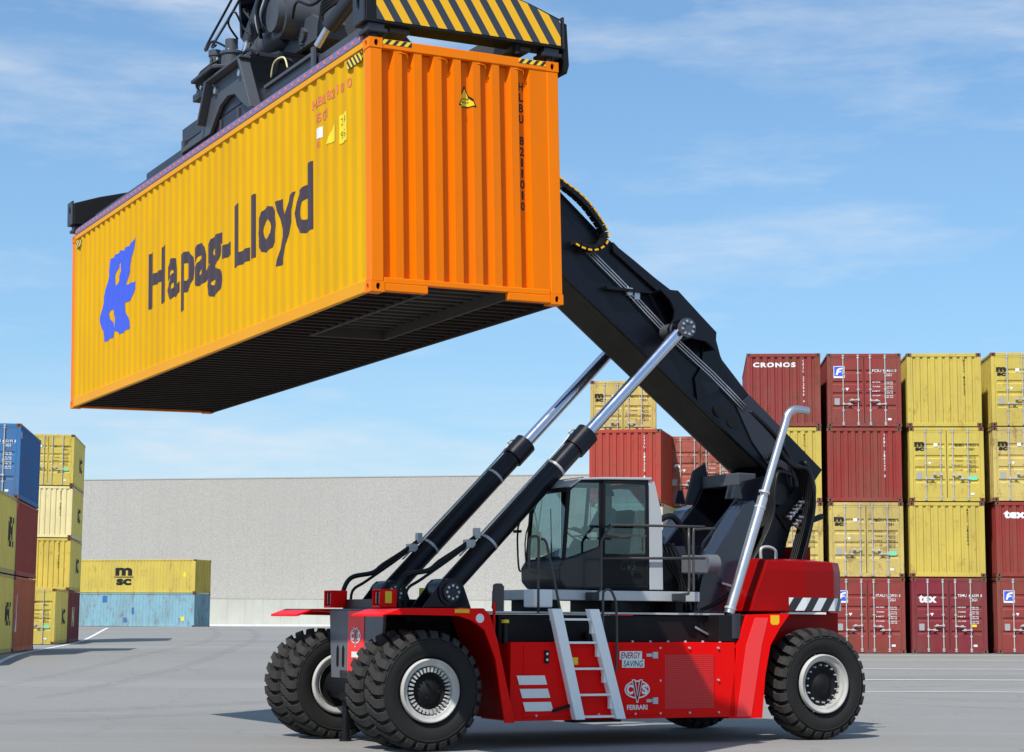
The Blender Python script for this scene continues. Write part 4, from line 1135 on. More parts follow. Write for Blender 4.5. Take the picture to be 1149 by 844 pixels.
for x, y in pl2:
    dx = .006 if x > 6.6 else 0; yy = y-.006
    vs += [(x+dx, yy, 1.915), (x+dx, yy, 2.11)]
mb.add(vs, [(2*i, 2*i+1, 2*i+3, 2*i+2) for i in range(len(pl2)-1)]); mb.build('hazard_band', 'haz_white', cw)
mb = MB(); mb.tube([(6.05, -1.1, 2.66), (6.05, -1.1, 2.85), (6.20, -1.1, 2.88), (6.32, -1.1, 2.82), (6.32, -1.1, 2.66)], .025, 8); mb.build('lifting_eye', 'galv', cw)
mb = MB(); mb.box(7.02, 7.35, -.62, -.2, 2.66, 2.92); mb.build('lamp_box', 'red_dark', cw, .01)
mb = MB(); mb.cyl((7.1, -.66, 2.70), (7.1, -.66, 2.88), .05, n=12); mb.cyl((7.1, -.66, 2.88), (7.1, -.66, 2.91), .06, n=12, mi=1); mb.build('beacon', ['dark', 'yellow_label'], cw)
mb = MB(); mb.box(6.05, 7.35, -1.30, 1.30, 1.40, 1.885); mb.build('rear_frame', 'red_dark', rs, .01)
mb = MB(); mb.box(6.25, 6.95, -1.52, -1.30, 1.862, 1.893); mb.build('ledge', 'white', rs)
# rear red posts
for s in (-1, 1):
    mb = MB(); y0, y1 = sorted((s*1.30, s*1.86))
    pts = [(4.90, .345), (5.08, 1.43), (5.24, 1.84), (6.02, 1.865), (5.84, 1.66), (5.66, 1.40), (5.56, .95), (5.50, .345)]
    mb.prism(pts, y0, y1, 0)
    mb.prism([(5.04, .37), (5.22, 1.40), (5.38, 1.80), (5.62, 1.80), (5.50, 1.40), (5.30, .37)], y0-.006 if s < 0 else y1+.001, y0-.001 if s < 0 else y1+.006, 1)
    mb.build('rear_post', ['red', 'pinkred'], rs, .008)
shape('yellow_label', [[(0, .03), (.03, 0), (.13, 0), (.16, .03), (.16, .14), (0, .14)]], 'yellow', rs, (5.66, -1.861, 1.70), (1, 0, 0), (0, 0, 1), .003)

# cab platform, cab --------------------------------------------------
mb = MB(); mb.box(1.90, 4.62, -1.55, -.15, 2.03, 2.17); plat = mb.build('cab_platform', 'galv', rs, .006)
mb = MB(); mb.box(1.80, 2.10, -1.62, -1.30, 1.92, 2.17); mb.build('step_box', 'alu', plat, .02)
mb = MB()
for x in (2.2, 3.2, 4.3): mb.box(x, x+.12, -1.4, -.2, 1.86, 2.03)
mb.build('platform_feet', 'dark', plat)
cy0, cy1 = -1.45, -.33
mb = MB()
# lower body: bulging plastic skirt
low = [(2.40, 2.19), (2.30, 2.30), (2.29, 2.50), (2.36, 2.60), (2.55, 2.64), (2.98, 2.82), (2.98, 2.19)]
mb.prism(low, cy0-.03, cy1+.03)
cab = mb.build('cab', 'plastic', rs, .03)
mb = MB(); mb.box(2.98, 4.0, cy0, cy1, 2.19, 2.26)
mb.box(3.78, 3.80, cy0+.02, cy1-.02, 2.2, 2.72)
mb.build('cab_floor', 'dark', cab)
def pillar(mb, a, b, w=.05, d=.05, mi=0): mb.bar(a, b, w, d, mi, (1, 0, 0))
mb = MB()
for y in (cy0+.025, cy1-.025):
    pillar(mb, (2.38, y, 2.58), (2.46, y, 3.60)); pillar(mb, (2.46, y, 3.60), (2.62, y, 3.74), .05, .05)
    pillar(mb, (2.99, y, 2.22), (2.99, y, 3.76), .05, .07)
    pillar(mb, (3.78, y, 2.22), (3.80, y, 3.76), .05, .05)
    mb.bar((2.60, y, 3.73), (3.80, y, 3.765), .05, .06)
    mb.bar((3.0, y, 2.24), (3.78, y, 2.24), .05, .05)
mb.bar((2.45, cy0, 3.60), (2.45, cy1, 3.60), .04, .05); mb.bar((2.4, cy0, 2.60), (2.4, cy1, 2.60), .05, .05); mb.bar((3.79, cy0, 3.74), (3.79, cy1, 3.74), .05, .06)
mb.bar((2.70, cy0+.02, 2.66), (2.80, cy0+.02, 3.74), .03, .05)
mb.build('pillars', 'dark', cab, .006)
mb = MB(); mb.prism([(2.44, 3.65), (2.62, 3.77), (3.0, 3.80), (3.84, 3.83), (3.84, 3.79), (3.0, 3.765), (2.64, 3.745), (2.47, 3.63)], cy0-.03, cy1+.03)
mb.build('roof', 'cab_grey', cab, .01)
mb = MB(); mb.prism([(3.81, 2.19), (3.79, 3.79), (3.90, 3.77), (4.02, 3.3), (4.04, 2.19)], cy0-.008, cy0+.13); mb.build('rear_panel', 'cab_grey', cab, .012)
mb = MB(); mb.add([(2.39, cy0+.03, 2.60), (2.39, cy1-.03, 2.60), (2.46, cy1-.03, 3.60), (2.46, cy0+.03, 3.60)], [(0, 1, 2, 3)])
mb.build('windscreen', 'glass', cab)
for y in (cy0, cy1):
    mb = MB(); mb.add([(2.40, y, 2.62), (2.95, y, 2.80), (2.95, y, 3.74), (2.62, y, 3.74), (2.47, y, 3.60)], [(0, 1, 2, 3, 4)]); mb.build('side_window', 'glass', cab)
mb = MB(); mb.add([(3.03, cy1, 2.27), (3.76, cy1, 2.27), (3.76, cy1, 3.73), (3.03, cy1, 3.73)], [(0, 1, 2, 3)]); mb.build('side_window', 'glass', cab)
mb = MB(); mb.add([(3.795, cy0+.06, 2.72), (3.795, cy1-.03, 2.72), (3.795, cy1-.03, 3.72), (3.795, cy0+.06, 3.72)], [(0, 1, 2, 3)]); mb.build('rear_window', 'glass', cab)
# door with dark glass, kick panel
mb = MB(); y = cy0-.012
mb.bar((3.02, y, 2.24), (3.03, y, 3.74), .03, .035, 0, (1, 0, 0)); mb.bar((3.76, y, 2.24), (3.76, y, 3.74), .03, .035, 0, (1, 0, 0)); mb.bar((3.03, y, 3.73), (3.77, y, 3.745), .03, .035); mb.bar((3.02, y, 2.24), (3.77, y, 2.24), .03, .04)
mb.box(3.04, 3.75, y-.004, y+.012, 2.26, 2.70)
door = mb.build('door', 'dark', cab, .004)
mb = MB(); mb.add([(3.04, y, 2.70), (3.745, y, 2.70), (3.745, y, 3.72), (3.04, y, 3.72)], [(0, 1, 2, 3)]); mb.build('pane', 'glass_dark', door)
mb = MB(); mb.box(3.06, 3.74, y-.02, y-.008, 2.96, 2.985); mb.cyl((3.70, y-.03, 2.75), (3.70, y-.03, 2.95), .012, n=6); mb.build('handle', 'tube', door)
M['emb_green'] = paint('faint_emblem', (.018, .035, .032), .5, 0)
text('CVS', .13, .27, 'emb_green', door, (3.30, y-.006, 2.47), bold=.0, shear=.2, lift=.004)
mb = MB(); mb.prism([(3.46, 2.45), (3.50, 2.37), (3.54, 2.45)], y-.012, y-.007); mb.build('emblem', 'emb_green', door)
# seat, wheel, console
mb = MB(); mb.box(3.15, 3.62, -1.12, -.66, 2.62, 2.74); mb.prism([(3.55, 2.70), (3.68, 2.72), (3.78, 3.35), (3.68, 3.38)], -1.12, -.66); mb.box(3.25, 3.5, -1.0, -.78, 2.26, 2.62); mb.box(3.3, 3.6, -1.22, -1.14, 2.86, 2.92); mb.box(3.3, 3.6, -.64, -.56, 2.86, 2.92)
mb.build('seat', 'seat', cab, .03)
mb = MB(); mb.box(2.45, 2.75, -1.35, -.45, 2.26, 2.66); mb.bar((2.70, -.89, 2.6), (2.90, -.89, 2.92), .07, .07); mb.build('dashboard', 'plastic', cab, .02)
mb = MB()
ax = Vector((.2, 0, .32)).normalized(); e1 = Vector((0, 1, 0)); e2 = ax.cross(e1); c = Vector((2.93, -.89, 2.97))
mb.tube([c+(e1*math.cos(t)+e2*math.sin(t))*.19 for t in [2*math.pi*i/20 for i in range(21)]], .014, 6, sub=1)
mb.cyl(c-e1*.19, c+e1*.19, .012, n=6); mb.cyl(c, c-e2*.19, .012, n=6); mb.build('steering_wheel', 'dark', cab)
# cab mirror + wiper arms + front guard
mb = MB()
mb.tube([(2.30, -.30, 2.45), (2.26, -.30, 2.55), (2.26, -.28, 3.1), (2.40, -.30, 3.42)], .014, 6, sub=3)
mb.tube([(2.33, -.45, 2.45), (2.30, -.45, 2.62), (2.32, -.42, 3.0), (2.42, -.6, 3.5)], .010, 6, sub=3)
mb.tube([(2.36, -1.1, 2.60), (2.42, -1.0, 2.90), (2.46, -.9, 3.35)], .010, 6, sub=3)
mb.box(2.22, 2.29, -.34, -.20, 3.02, 3.06); mb.build('mirror_arm', 'dark', cab)
mb = MB(); mb.prism([(2.45, 3.64), (2.75, 3.80), (2.75, 3.77), (2.5, 3.62)], cy0+.1, cy1-.1); mb.build('sun_visor', 'dark', cab)
# railings
def rail(pts, r=.019, name='handrail', sub=3): return MB().tube(pts, r, 8, sub=sub).build(name, 'tube', rs)
Y0 = -1.72
def rp(l, y=Y0): return [(x, y, z) for x, z in l]
rail(rp([(1.81, 1.84), (1.81, 2.60), (1.81, 2.84), (1.79, 2.90), (1.72, 2.90), (1.67, 2.87), (1.66, 2.80), (1.66, 2.50), (1.69, 2.42), (1.78, 2.40)]))
rail(rp([(1.81, 2.86), (1.87, 2.84), (1.94, 2.62), (2.30, 1.10), (2.30, 1.02), (2.22, 1.0)], -1.80))
rail(rp([(2.74, 2.12), (2.82, 2.18), (2.83, 2.30), (2.83, 2.78), (2.85, 2.90), (3.0, 3.08), (3.10, 3.10), (4.60, 3.12)]))
rail(rp([(2.84, 2.62), (4.60, 2.66)]), sub=1)
rail(rp([(2.86, 2.93), (3.3, 2.93)]), sub=1)
rail(rp([(4.32, 3.10), (4.32, 2.22), (4.26, 2.14), (4.18, 2.13)]))
rail(rp([(4.78, 3.10), (4.46, 3.08), (4.40, 3.02), (4.40, 2.30), (4.40, 2.18)]))
rail(rp([(2.74, 1.30), (2.74, 2.06), (2.77, 2.16), (2.84, 2.18), (2.91, 2.10), (2.96, 1.9), (2.96, 1.12), (2.90, 1.05)], -1.92))
for x in (2.66, 4.12): MB().box(x, x+.12, -1.76, -1.56, 2.03, 2.14).build('rail_clamp', 'char', rs, .01)
# ladder
mb = MB()
for x0, x1 in (((1.90, 1.90), (2.28, .38)), ((2.50, 1.90), (2.94, .38))):
    (a, za), (b, zb_) = x0, x1
    mb.prism([(a-.03, za), (a+.13, za), (b+.13, zb_), (b-.02, zb_)], -2.00, -1.975)
    mb.prism([(a-.03, za), (a-.015, za), (b-.005, zb_), (b-.02, zb_)], -1.974, -1.88)
lad = mb.build('ladder', 'alu', rs, .004)
for z in (1.74, 1.42, 1.06, .70, .40):
    t = (1.90-z)/1.52; xa = 1.90+.38*t; xb = 2.50+.44*t
    mb = MB(); mb.box(xa+.05, xb+.05, -1.97, -1.72, z, z+.03); 
    mb.box(xb-.02, xb+.10, -1.972, -1.90, z-.18, z+.03) if z > .5 else None
    mb.build('rung', 'alu', lad, .003)
MB().bar((1.95, -1.9, .50), (2.25, -1.9, .58), .04, .04).build('ladder_stay', 'dark', rs); MB().box(2.30, 3.05, -1.9, -1.6, .335, .366).build('bottom_step', 'dark', rs)
# mirror on front fender and filler cap
mb = MB(); mb.prism([(1.06, 1.90), (1.08, 2.22), (1.12, 2.24), (1.20, 2.24), (1.24, 2.20), (1.24, 1.86), (1.10, 1.86)], -1.78, -1.74); mb.tube([(1.08, -1.80, 1.40), (1.08, -1.80, 1.8), (1.08, -1.80, 2.0)], .015, 6, sub=2)
mi_ = mb.build('side_mirror', 'tube', rs, .01)
mb = MB(); mb.cyl((1.30, -1.70, 1.42), (1.30, -1.70, 1.70), .048, n=16); mb.cyl((1.30, -1.70, 1.70), (1.30, -1.70, 1.745), .055, n=16, mi=1); mb.cyl((1.30, -1.70, 1.745), (1.30, -1.70, 1.77), .05, n=16); mb.build('filler_cap', ['rubber_hose', 'yellow_label'], rs)
mb = MB(); mb.cyl((1.06, -1.82, 1.45), (1.06, -1.82, 1.98), .02, n=8); mb.build('mirror_post', 'red', rs)

# ------------------------------------------------------------------ lifted container + spreader
Cpos = Vector((-1.608, 0, 8.163))
RT = Matrix.Rotation(-.0208, 4, 'Y') @ Matrix.Rotation(-.0134, 4, 'X')
HH = 2.896; HL = 12.192
LM = Matrix.Translation(Cpos) @ RT
Wm = MR @ LM @ Matrix.Translation((0, 0, -HH))
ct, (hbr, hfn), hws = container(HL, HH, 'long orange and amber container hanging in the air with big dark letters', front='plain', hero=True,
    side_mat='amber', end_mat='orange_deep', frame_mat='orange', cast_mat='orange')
ct.matrix_world = Wm
def sideY(y): return (y, -1, [p[0] for p in hbr], lambda s: hfn(s)*.024, (1, 0, 0))
SX = -W/2+.016
# lettering reads from +y to -y on the -x side
def side_text(s, y, z, h, w, mat, bold=.03, name='lettering', capref='H', space=1.):
    return text(s, h, w, mat, ct, (SX, y, HH+z), (0, -1, 0), (0, 0, 1), bold, 0, .005, sideY(y), name, capref, space)
side_text('Hapag-Lloyd', 1.96, -1.83, .79, 6.33, 'ink', .034, space=1.06)
logo = [(2.68, -.64), (2.80, -.70), (3.30, -.74), (3.34, -.72), (3.90, -.76), (3.97, -.92), (4.10, -1.08), (4.19, -1.26), (4.37, -1.44), (4.46, -1.64), (4.40, -1.80), (4.22, -1.92), (4.19, -2.04), (3.70, -2.02), (3.66, -1.93), (3.40, -2.03), (2.84, -2.0), (2.98, -1.86), (3.09, -1.72), (3.13, -1.58), (2.81, -1.58), (2.72, -1.46), (2.58, -1.33), (3.07, -1.31), (3.0, -1.17), (2.87, -1.04), (2.77, -.88)]
h1 = [(3.36, -.90), (3.55, -.97), (3.64, -1.07), (3.62, -1.24), (3.46, -1.15), (3.34, -1.05)]
h2 = [(3.83, -1.57), (3.97, -1.62), (3.88, -1.73), (3.66, -1.89), (3.62, -1.75), (3.72, -1.64)]
loops = [[(4.5-y, z) for y, z in l] for l in (logo, h1, h2)]
shape('emblem', loops, 'blue_logo', ct, (SX, 4.5, HH), (0, -1, 0), (0, 0, 1), .005, sideY(4.5))
side_text('HLBU 821101 0', -4.36, -.42, .11, 1.15, 'red_ink' if 0 else 'dot', .02)
side_text('45G1', -4.46, -.62, .11, .38, 'dot', .02)
rect('label', .16, .13, 'white', ct, (SX, -4.50, HH-.82), (0, -1, 0), (0, 0, 1), .005, sideY(-4.5))
side_text('II', -4.53, -.92, .07, .08, 'dot', .02)
shape('warning_sticker', [[(0, 0), (.27, 0), (.25, .27)]], 'yellow_label', ct, (SX, -4.80, HH-.95), (0, -1, 0), (0, 0, 1), .005, sideY(-4.80))
rect('yellow_label', .24, .34, 'yellow_label', ct, (SX, -5.18, HH-1.03), (0, -1, 0), (0, 0, 1), .005, sideY(-5.18))
side_text('2.9', -5.20, -.82, .09, .18, 'ink_black', .0); side_text('9.6', -5.20, -.98, .09, .18, 'ink_black', .0)
rect('hazard_label', .42, .11, 'haz_small', ct, (SX, -5.45, HH-.22), (0, -1, 0), (0, 0, 1), .012)
rect('hazard_label', .3, .11, 'haz_small', ct, (SX, 5.85, HH-.24), (0, -1, 0), (0, 0, 1), .012)
# end lettering (one character under another, in a recess)
hb, hf, hd = hws[-1]
V = []; F = []; z = -.37
for ch in 'HLBU 821101':
    if ch != ' ':
        vs, fs, x0, x1, y0, y1 = text_data(ch, .02); k = len(V); w_ = .024 if ch == '1' else .058
        sy = .098/text_data('H', .02)[5]; V += [((v.x-(x0+x1)/2)/(x1-x0)*w_, z+v.y*sy) for v in vs]; F += [tuple(i+k for i in q) for q in fs]
    z -= .13
V2, F2 = [(-.045, z-.02), (.045, z-.02), (.045, z+.12), (-.045, z+.12)], None
vs, fs, x0, x1, y0, y1 = text_data('0', .02); k = len(V); V += [((v.x-(x0+x1)/2)/(x1-x0)*.05, z+v.y*.098/text_data('H', .02)[5]) for v in vs]; F += [tuple(i+k for i in q) for q in fs]
XL = .7595
lay('lettering', V, F, 'ink_black', ct, (XL, -HL/2+.02, HH), (1, 0, 0), (0, 0, 1), .004, (XL, 1, [p[0] for p in hb], lambda s: hf(s)*hd, (0, 1, 0)))
ww = (-.09, 1, [p[0] for p in hb], lambda s: hf(s)*hd, (0, 1, 0))
shape('warning_sticker', [[(-.01, 0), (.22, 0), (.105, .26)]], 'ink_black', ct, (-.09, -HL/2+.02, HH-.66), (1, 0, 0), (0, 0, 1), .004, ww)
shape('warning_sticker', [[(.012, .014), (.198, .014), (.105, .225)]], 'yellow_label', ct, (-.09, -HL/2+.02, HH-.66), (1, 0, 0), (0, 0, 1), .006, ww)
multi('lettering', [('DANGER', .05, .09, .02, .11), ('HEIGHT', .05, .05, .02, .11)], 'ink_black', ct, (-.09, -HL/2+.02, HH-.66), (1, 0, 0), (0, 0, 1), .008, ww)
rect('hazard_label', .36, .055, 'haz_small', ct, (-1.05, -HL/2+.01, HH-.065), (1, 0, 0), (0, 0, 1), .003)
rect('hazard_label', .36, .055, 'haz_small', ct, (.69, -HL/2+.01, HH-.065), (1, 0, 0), (0, 0, 1), .003)
# small lashing hooks at the top of the recesses
mb = MB()
for x in (-.80, -.30, .20, .70):
    mb.tube([(x-.06, -HL/2+.02, HH-.14), (x+.05, -HL/2+.015, HH-.15), (x+.06, -HL/2+.03, HH-.20)], .006, 5, sub=2)
mb.build('lashing_hook', 'orange', ct)
# violet strip with dots along the top side rail
mb = MB(); mb.box(-W/2-.003, -W/2+.05, -HL/2+.19, HL/2-.19, HH-.005, HH+.085); y = -HL/2+.26
while y < HL/2-.2: mb.box(-W/2-.007, -W/2-.0032, y-.035, y+.03, HH+.02, HH+.06, 1); y += .205
mb.build('top_strip', ['violet', 'dot'], ct)

# spreader: parts in container-top coordinates
SM = LM
sp_m = MB()
for s in (-1, 1):   # outer box beams and telescopic inner beams
    x0, x1 = sorted((s*.95, s*.62))
    sp_m.box(x0, x1, -3.85, 1.05 if s < 0 else 3.85, .16, .47)
    sp_m.box(x0+.03, x1-.03, 1.0, 3.0, .18, .44)
sp_m.box(-.60, .60, -1.9, -1.6, .2, .46); sp_m.box(-.60, .60, .75, 1.04, .2, .46)
sp = sp_m.build('spreader', 'char', rs, .01); sp.matrix_local = SM
mb = MB()
for s in (-1, 1):
    x0, x1 = sorted((s*.91, s*.66)); MB().box(x0, x1, -5.98, -3.80, .12, .42).build('telescopic_beam', 'grey_plate', sp, .008); MB().box(x0, x1, 1.0, 5.98, .12, .36).build('telescopic_beam', 'grey_plate', sp, .008)
for s, yy in ((-1, -6.12), (1, 6.12)):
    mb = MB()
    gable = [(-1.27, .17), (1.27, .17), (1.27, .52), (.85, .66), (.35, .79), (-.35, .79), (-.85, .66), (-1.27, .52)]
    y0, y1 = sorted((yy, yy-s*.32))
    mb.prism(gable, y0, y1); eb = mb.build('end_beam', 'dark', sp, .012)
    y2 = yy+s*.004
    mb = MB(); g2 = [(-1.14, .20), (1.24, .20), (1.24, .50), (.85, .64), (.35, .77), (-.35, .77), (-.85, .64), (-1.14, .54)]
    mb.prism(g2, *sorted((yy+s*.001, yy+s*.005))); mb.build('hazard_band', 'haz' if s < 0 else 'dark', eb)
    for sx in (-1, 1):
        mb = MB()
        xc = sx*1.13
        mb.box(xc-.10, xc+.10, *sorted((yy-s*.02, yy-s*.22)), .105, .166); mb.cyl((xc, yy-s*.11, .0), (xc, yy-s*.11, .11), .05, n=12)
        mb.box(xc-.13, xc+.13, *sorted((yy+s*.0, yy-s*.25)), .0551, .104)
        mb.build('twist_lock', 'char', eb, .01)
    # corner end plate with slot on each flank
    for sx in (-1, 1):
        x0, x1 = sorted((sx*1.272, sx*1.30)); mb = MB()
        ys = sorted((yy-s*.005, yy-s*.30))
        oval = [(sum(ys)/2+.045*math.cos(t), .40+.085*math.sin(t)) for t in [2*math.pi*i/14 for i in range(14)]]
        mb.prism([(ys[0], .17), (ys[1], .17), (ys[1], .56), (ys[0], .56)], x0, x1, 0, 'x', [oval]); mb.build('flank_plate', 'char', eb, .005)
mb = MB(); mb.prism([(1.28, .50), (1.34, .48), (1.36, -.02), (1.33, -.12), (1.29, -.1)], -6.1, -5.86); mb.build('guide_arm', 'dark', sp)
mb = MB(); mb.cyl((.70, -6.02, .06), (.70, -6.02, .17), .045, n=12); mb.cyl((.70, -6.02, .05), (.70, -6.02, .075), .065, n=12); mb.build('sensor', 'dark', sp)
# lug plate where beams meet
for y0, y1, z0, z1 in ((-3.92, -3.84, .10, .52), (1.02, 1.10, .13, .50), (-3.3, .9, .13, .165)): MB().box(-1.0, -.955, y0, y1, z0, z1).build('beam_collar', 'grey_plate', sp, .006)
# trapezoid carriage brackets with arched cut-out
for sx in (-1, 1):
    x0, x1 = sorted((sx*.96, sx*1.02))
    arch = [(-.62, .25)]
    outer = [(-2.10, .20), (-1.95, .20), (-1.66, .32), (-1.45, .44), (-1.18, .62), (-.92, .66), (-.62, .60), (-.36, .42), (-.20, .30), (.72, .30), (1.06, .30), (1.02, .36), (.25, .40), (.02, .46), (-.34, .96), (-1.62, .96)]
    mb = MB(); mb.prism(outer, x0, x1, 0, 'x')
    x2, x3 = sorted((sx*.98, sx*1.14))
    # flanges along the outer edges
    mb.bar((sx*1.03, -2.06, .22), (sx*1.03, -1.62, .94), .15, .035, 0, (1, 0, 0)) if 0 else None
    mb.prism([(-2.12, .20), (-2.06, .20), (-1.60, .98), (-1.66, .98)], x2, x3, 0, 'x'); mb.prism([(-.02, .46), (.04, .46), (-.30, .98), (-.36, .98)], x2, x3, 0, 'x')
    mb.box(x2, x3, -1.72, -.24, .975, 1.01)
    mb.build('side_shift_bracket', 'grey_plate', sp, .008)
# top carriage, slewing ring, rotator
mb = MB(); mb.box(-1.0, 1.0, -1.75, .1, 1.012, 1.07); mb.box(-.95, .95, -1.55, 1.2, .48, .70); mb.cyl((0, -.2, 1.07), (0, -.2, 1.26), .75, n=40)
mb.prism([(-1.2, .1), (-1.2, -.75), (-.9, -1.0), (-.6, -1.75), (.6, -1.75), (.9, -1.0), (.9, .1)], 1.071, 1.12, 0, 'z')
mb.build('slewing_table', 'char', sp, .01)
mb = MB()
# triangular pendulum plate and round damper housing
mb.prism([(-.95, 1.12), (-3.15, 1.10), (-3.0, 1.16), (-2.35, 1.48), (-1.95, 1.50), (-1.2, 1.24)], -.36, -.30, 0, 'x')
mb.prism([(-1.45, 1.50), (-2.9, 1.12), (-3.1, 1.12), (-2.5, 1.98), (-2.2, 2.16), (-1.6, 2.16), (-1.3, 1.8)], -.28, -.20, 0, 'x')
mb.cyl((-.62, -1.82, 1.58), (-.20, -1.82, 1.58), .30, n=36); mb.cyl((-.72, -1.82, 1.58), (-.62, -1.82, 1.58), .23, n=36)
mb.cyl((-.40, -2.05, 1.28), (-.36, -2.05, 1.28), .10, n=20)
for t in (0, 1, 2, 3): mb.cyl((-.42, -2.05+.13*math.cos(t*math.pi/2), 1.28+.13*math.sin(t*math.pi/2)), (-.36, -2.05+.13*math.cos(t*math.pi/2), 1.28+.13*math.sin(t*math.pi/2)), .02, n=8)
mb.prism([(-1.3, 1.2), (-2.9, 1.2), (-2.4, 2.1), (-1.6, 2.1)], .35, .42, 0, 'x')
mb.box(-.2, .35, -2.3, -1.4, 1.2, 2.0)
mb.build('rotator_head', 'grey_plate', sp, .012)
mb = MB()
mb.cyl((-.35, -1.35, 1.50), (-.45, -.78, 1.40), .18, n=28); mb.cyl((-.45, -.95, 1.46), (-.45, -.55, 1.37), .165, n=28); mb.cyl((-.33, -1.45, 1.50), (-.36, -1.3, 1.49), .20, n=28)
mb.cyl((-.78, -.42, 1.12), (-.78, -.42, 1.42), .14, n=24); mb.cyl((-.78, -.42, 1.42), (-.78, -.42, 1.62), .09, n=20); mb.cyl((-.78, -.42, 1.40), (-.78, -.42, 1.44), .16, n=24)
mb.cyl((-.85, .05, 1.08), (-.85, .05, 1.52), .085, n=18); mb.cyl((-.85, .05, 1.50), (-.85, .05, 1.58), .10, n=18); mb.cyl((-.85, .25, 1.10), (-.85, .25, 1.36), .07, n=16)
mb.cyl((-.88, -.62, 1.04), (-.88, .30, .98), .07, n=16); mb.box(-1.0, -.7, -.35, .38, .93, 1.04)
mb.build('slewing_motor', 'grey_plate', sp, .01)
mb = MB()
mb.cyl((-.55, -.45, 1.62), (-.1, -.75, 3.2), .085, n=20); mb.build('damping_cylinder', 'char', sp); mb = MB(); mb.cyl((-.5, -3.25, 1.02), (-.1, -4.1, 1.75), .105, n=20)
mb.build('damping_cylinder', 'char', sp)
MB().cyl((-.58, -3.05, .82), (-.5, -3.27, 1.05), .05, n=14).build('rod', 'silver', sp); MB().cyl((-.6, -.42, 1.45), (-.55, -.46, 1.65), .045, n=14).build('rod', 'silver', sp)
mb = MB(); rnd = random.Random(3)
for k in range(8):
    y = -1.15-.05*k+rnd.uniform(-.02, .02); x = -.62-.02*k
    mb.tube([(x, y, 1.45), (x-.06, y-.02, 1.75), (x+.05, y-.1, 2.1), (x+.25, y-.2, 2.6)], .022, 6)
mb.tube([(-.60, -.9, 1.7), (-.72, -.75, 1.95), (-.62, -.6, 2.0), (-.6, -.75, 1.72)], .016, 6)
for k in range(4): mb.tube([(-.5, -2.9-.06*k, 1.0), (-.52, -3.1, 1.25+.05*k), (-.3, -3.4, 1.45), (-.1, -3.5, 1.9)], .024, 6)
mb.tube([(-.9, .02, 1.5), (-.95, -.05, 1.3), (-.9, -.2, 1.15), (-.85, -.35, 1.1)], .018, 6)
mb.tube([(-.9, -.1, 1.62), (-.8, .3, 1.75), (-.5, .25, 2.3), (-.2, .0, 3.0)], .020, 6)
for k in range(4): mb.tube([(-.97, -2.5-.05*k, .52), (-.98, -2.62-.05*k, .66), (-.9, -2.8-.05*k, .62), (-.8, -2.95, .5)], .014, 6)
mb.build('hoses', 'rubber_hose', sp)
mb = MB()
for k in range(4): mb.tube([(-.66-.01*k, -1.18-.06*k, 1.5), (-.72, -1.2-.06*k, 1.72), (-.66, -1.24-.06*k, 1.98)], .016, 6)
for k in range(6): mb.cyl((-1.0, -.5+.17*k, 1.06), (-1.03, -.5+.17*k, 1.06), .03, n=8)
for k in range(5): mb.cyl((-.93, -.15+.1*k, 1.1), (-.93, -.15+.1*k, 1.2+.05*(k % 2)), .025, n=8)
mb.build('fittings', 'silver', sp)
mb = MB()
for y in (-1.9, -1.2, -.5, .2, .8): MB().box(-.975, -.955, y-.02, y+.02, .17, .428).build('beam_rib', 'grey_plate', sp)
mb.box(-.985, -.955, -3.83, -2.2, .43, .47); mb.build('beam_lip', 'grey_plate', sp)
mb = MB(); mb.box(-.93, -.90, -5.7, -4.1, .20, .24); mb.tube([(-.94, -5.8, .3), (-.95, -5.0, .27), (-.95, -4.1, .3)], .014, 6); mb.build('conduit', 'rubber_hose', sp)
# slewing ring drive, bolts, pipework seen against the sky
mb = MB()
for k in range(16):
    t = 2*math.pi*k/16; mb.cyl((.82*math.cos(t), -.2+.82*math.sin(t), 1.07), (.82*math.cos(t), -.2+.82*math.sin(t), 1.13), .025, n=6)
for y in (-.42, .05): 
    for k in range(6):
        t = 2*math.pi*k/6; mb.cyl((-.80+.12*math.cos(t), y+.12*math.sin(t), 1.40), (-.80+.12*math.cos(t), y+.12*math.sin(t), 1.46), .016, n=6)
for k in range(5): mb.cyl((-.98, -.38+.16*k, .955), (-1.04, -.38+.16*k, .945), .022, n=8)
mb.build('bolts', 'silver', sp)
mb = MB()
for k in range(5):
    a_ = -.10-.035*k
    mb.tube([(-.93, .30-.1*k, 1.0), (-1.03, .34-.1*k, 1.12), (-.98, .30-.09*k, 1.32), (-.86, .22-.08*k, 1.40)], .018, 6)
mb.tube([(-.72, -.50, 1.62), (-.90, -.62, 1.78), (-.86, -.75, 1.92), (-.74, -.78, 1.70), (-.66, -.9, 1.56)], .016, 6)
mb.tube([(-.70, -.30, 1.5), (-.88, .05, 1.72), (-.85, .42, 1.70), (-.80, .55, 1.82), (-.55, .30, 2.4), (-.3, .1, 3.0)], .018, 6)
mb.tube([(-.95, -1.9, .98), (-.98, -1.6, 1.12), (-.97, -1.2, 1.10), (-.95, -.8, 1.10)], .024, 6)
mb.tube([(-.74, -2.6, 1.3), (-.80, -2.9, 1.42), (-.72, -3.2, 1.30), (-.60, -3.4, 1.42), (-.3, -3.6, 1.9)], .02, 6)
mb.build('pipework', 'rubber_hose', sp)
mb = MB(); mb.box(-1.06, -.90, .0, .42, .90, .94); mb.box(-1.06, -1.02, .0, .42, .94, 1.0); mb.cyl((-.98, .36, .94), (-.98, .36, 1.20), .045, n=14); mb.cyl((-.98, .22, .94), (-.98, .22, 1.12), .035, n=14); mb.box(-1.02, -.92, .04, .16, .94, 1.10); mb.build('valve_bank', 'char', sp, .006)
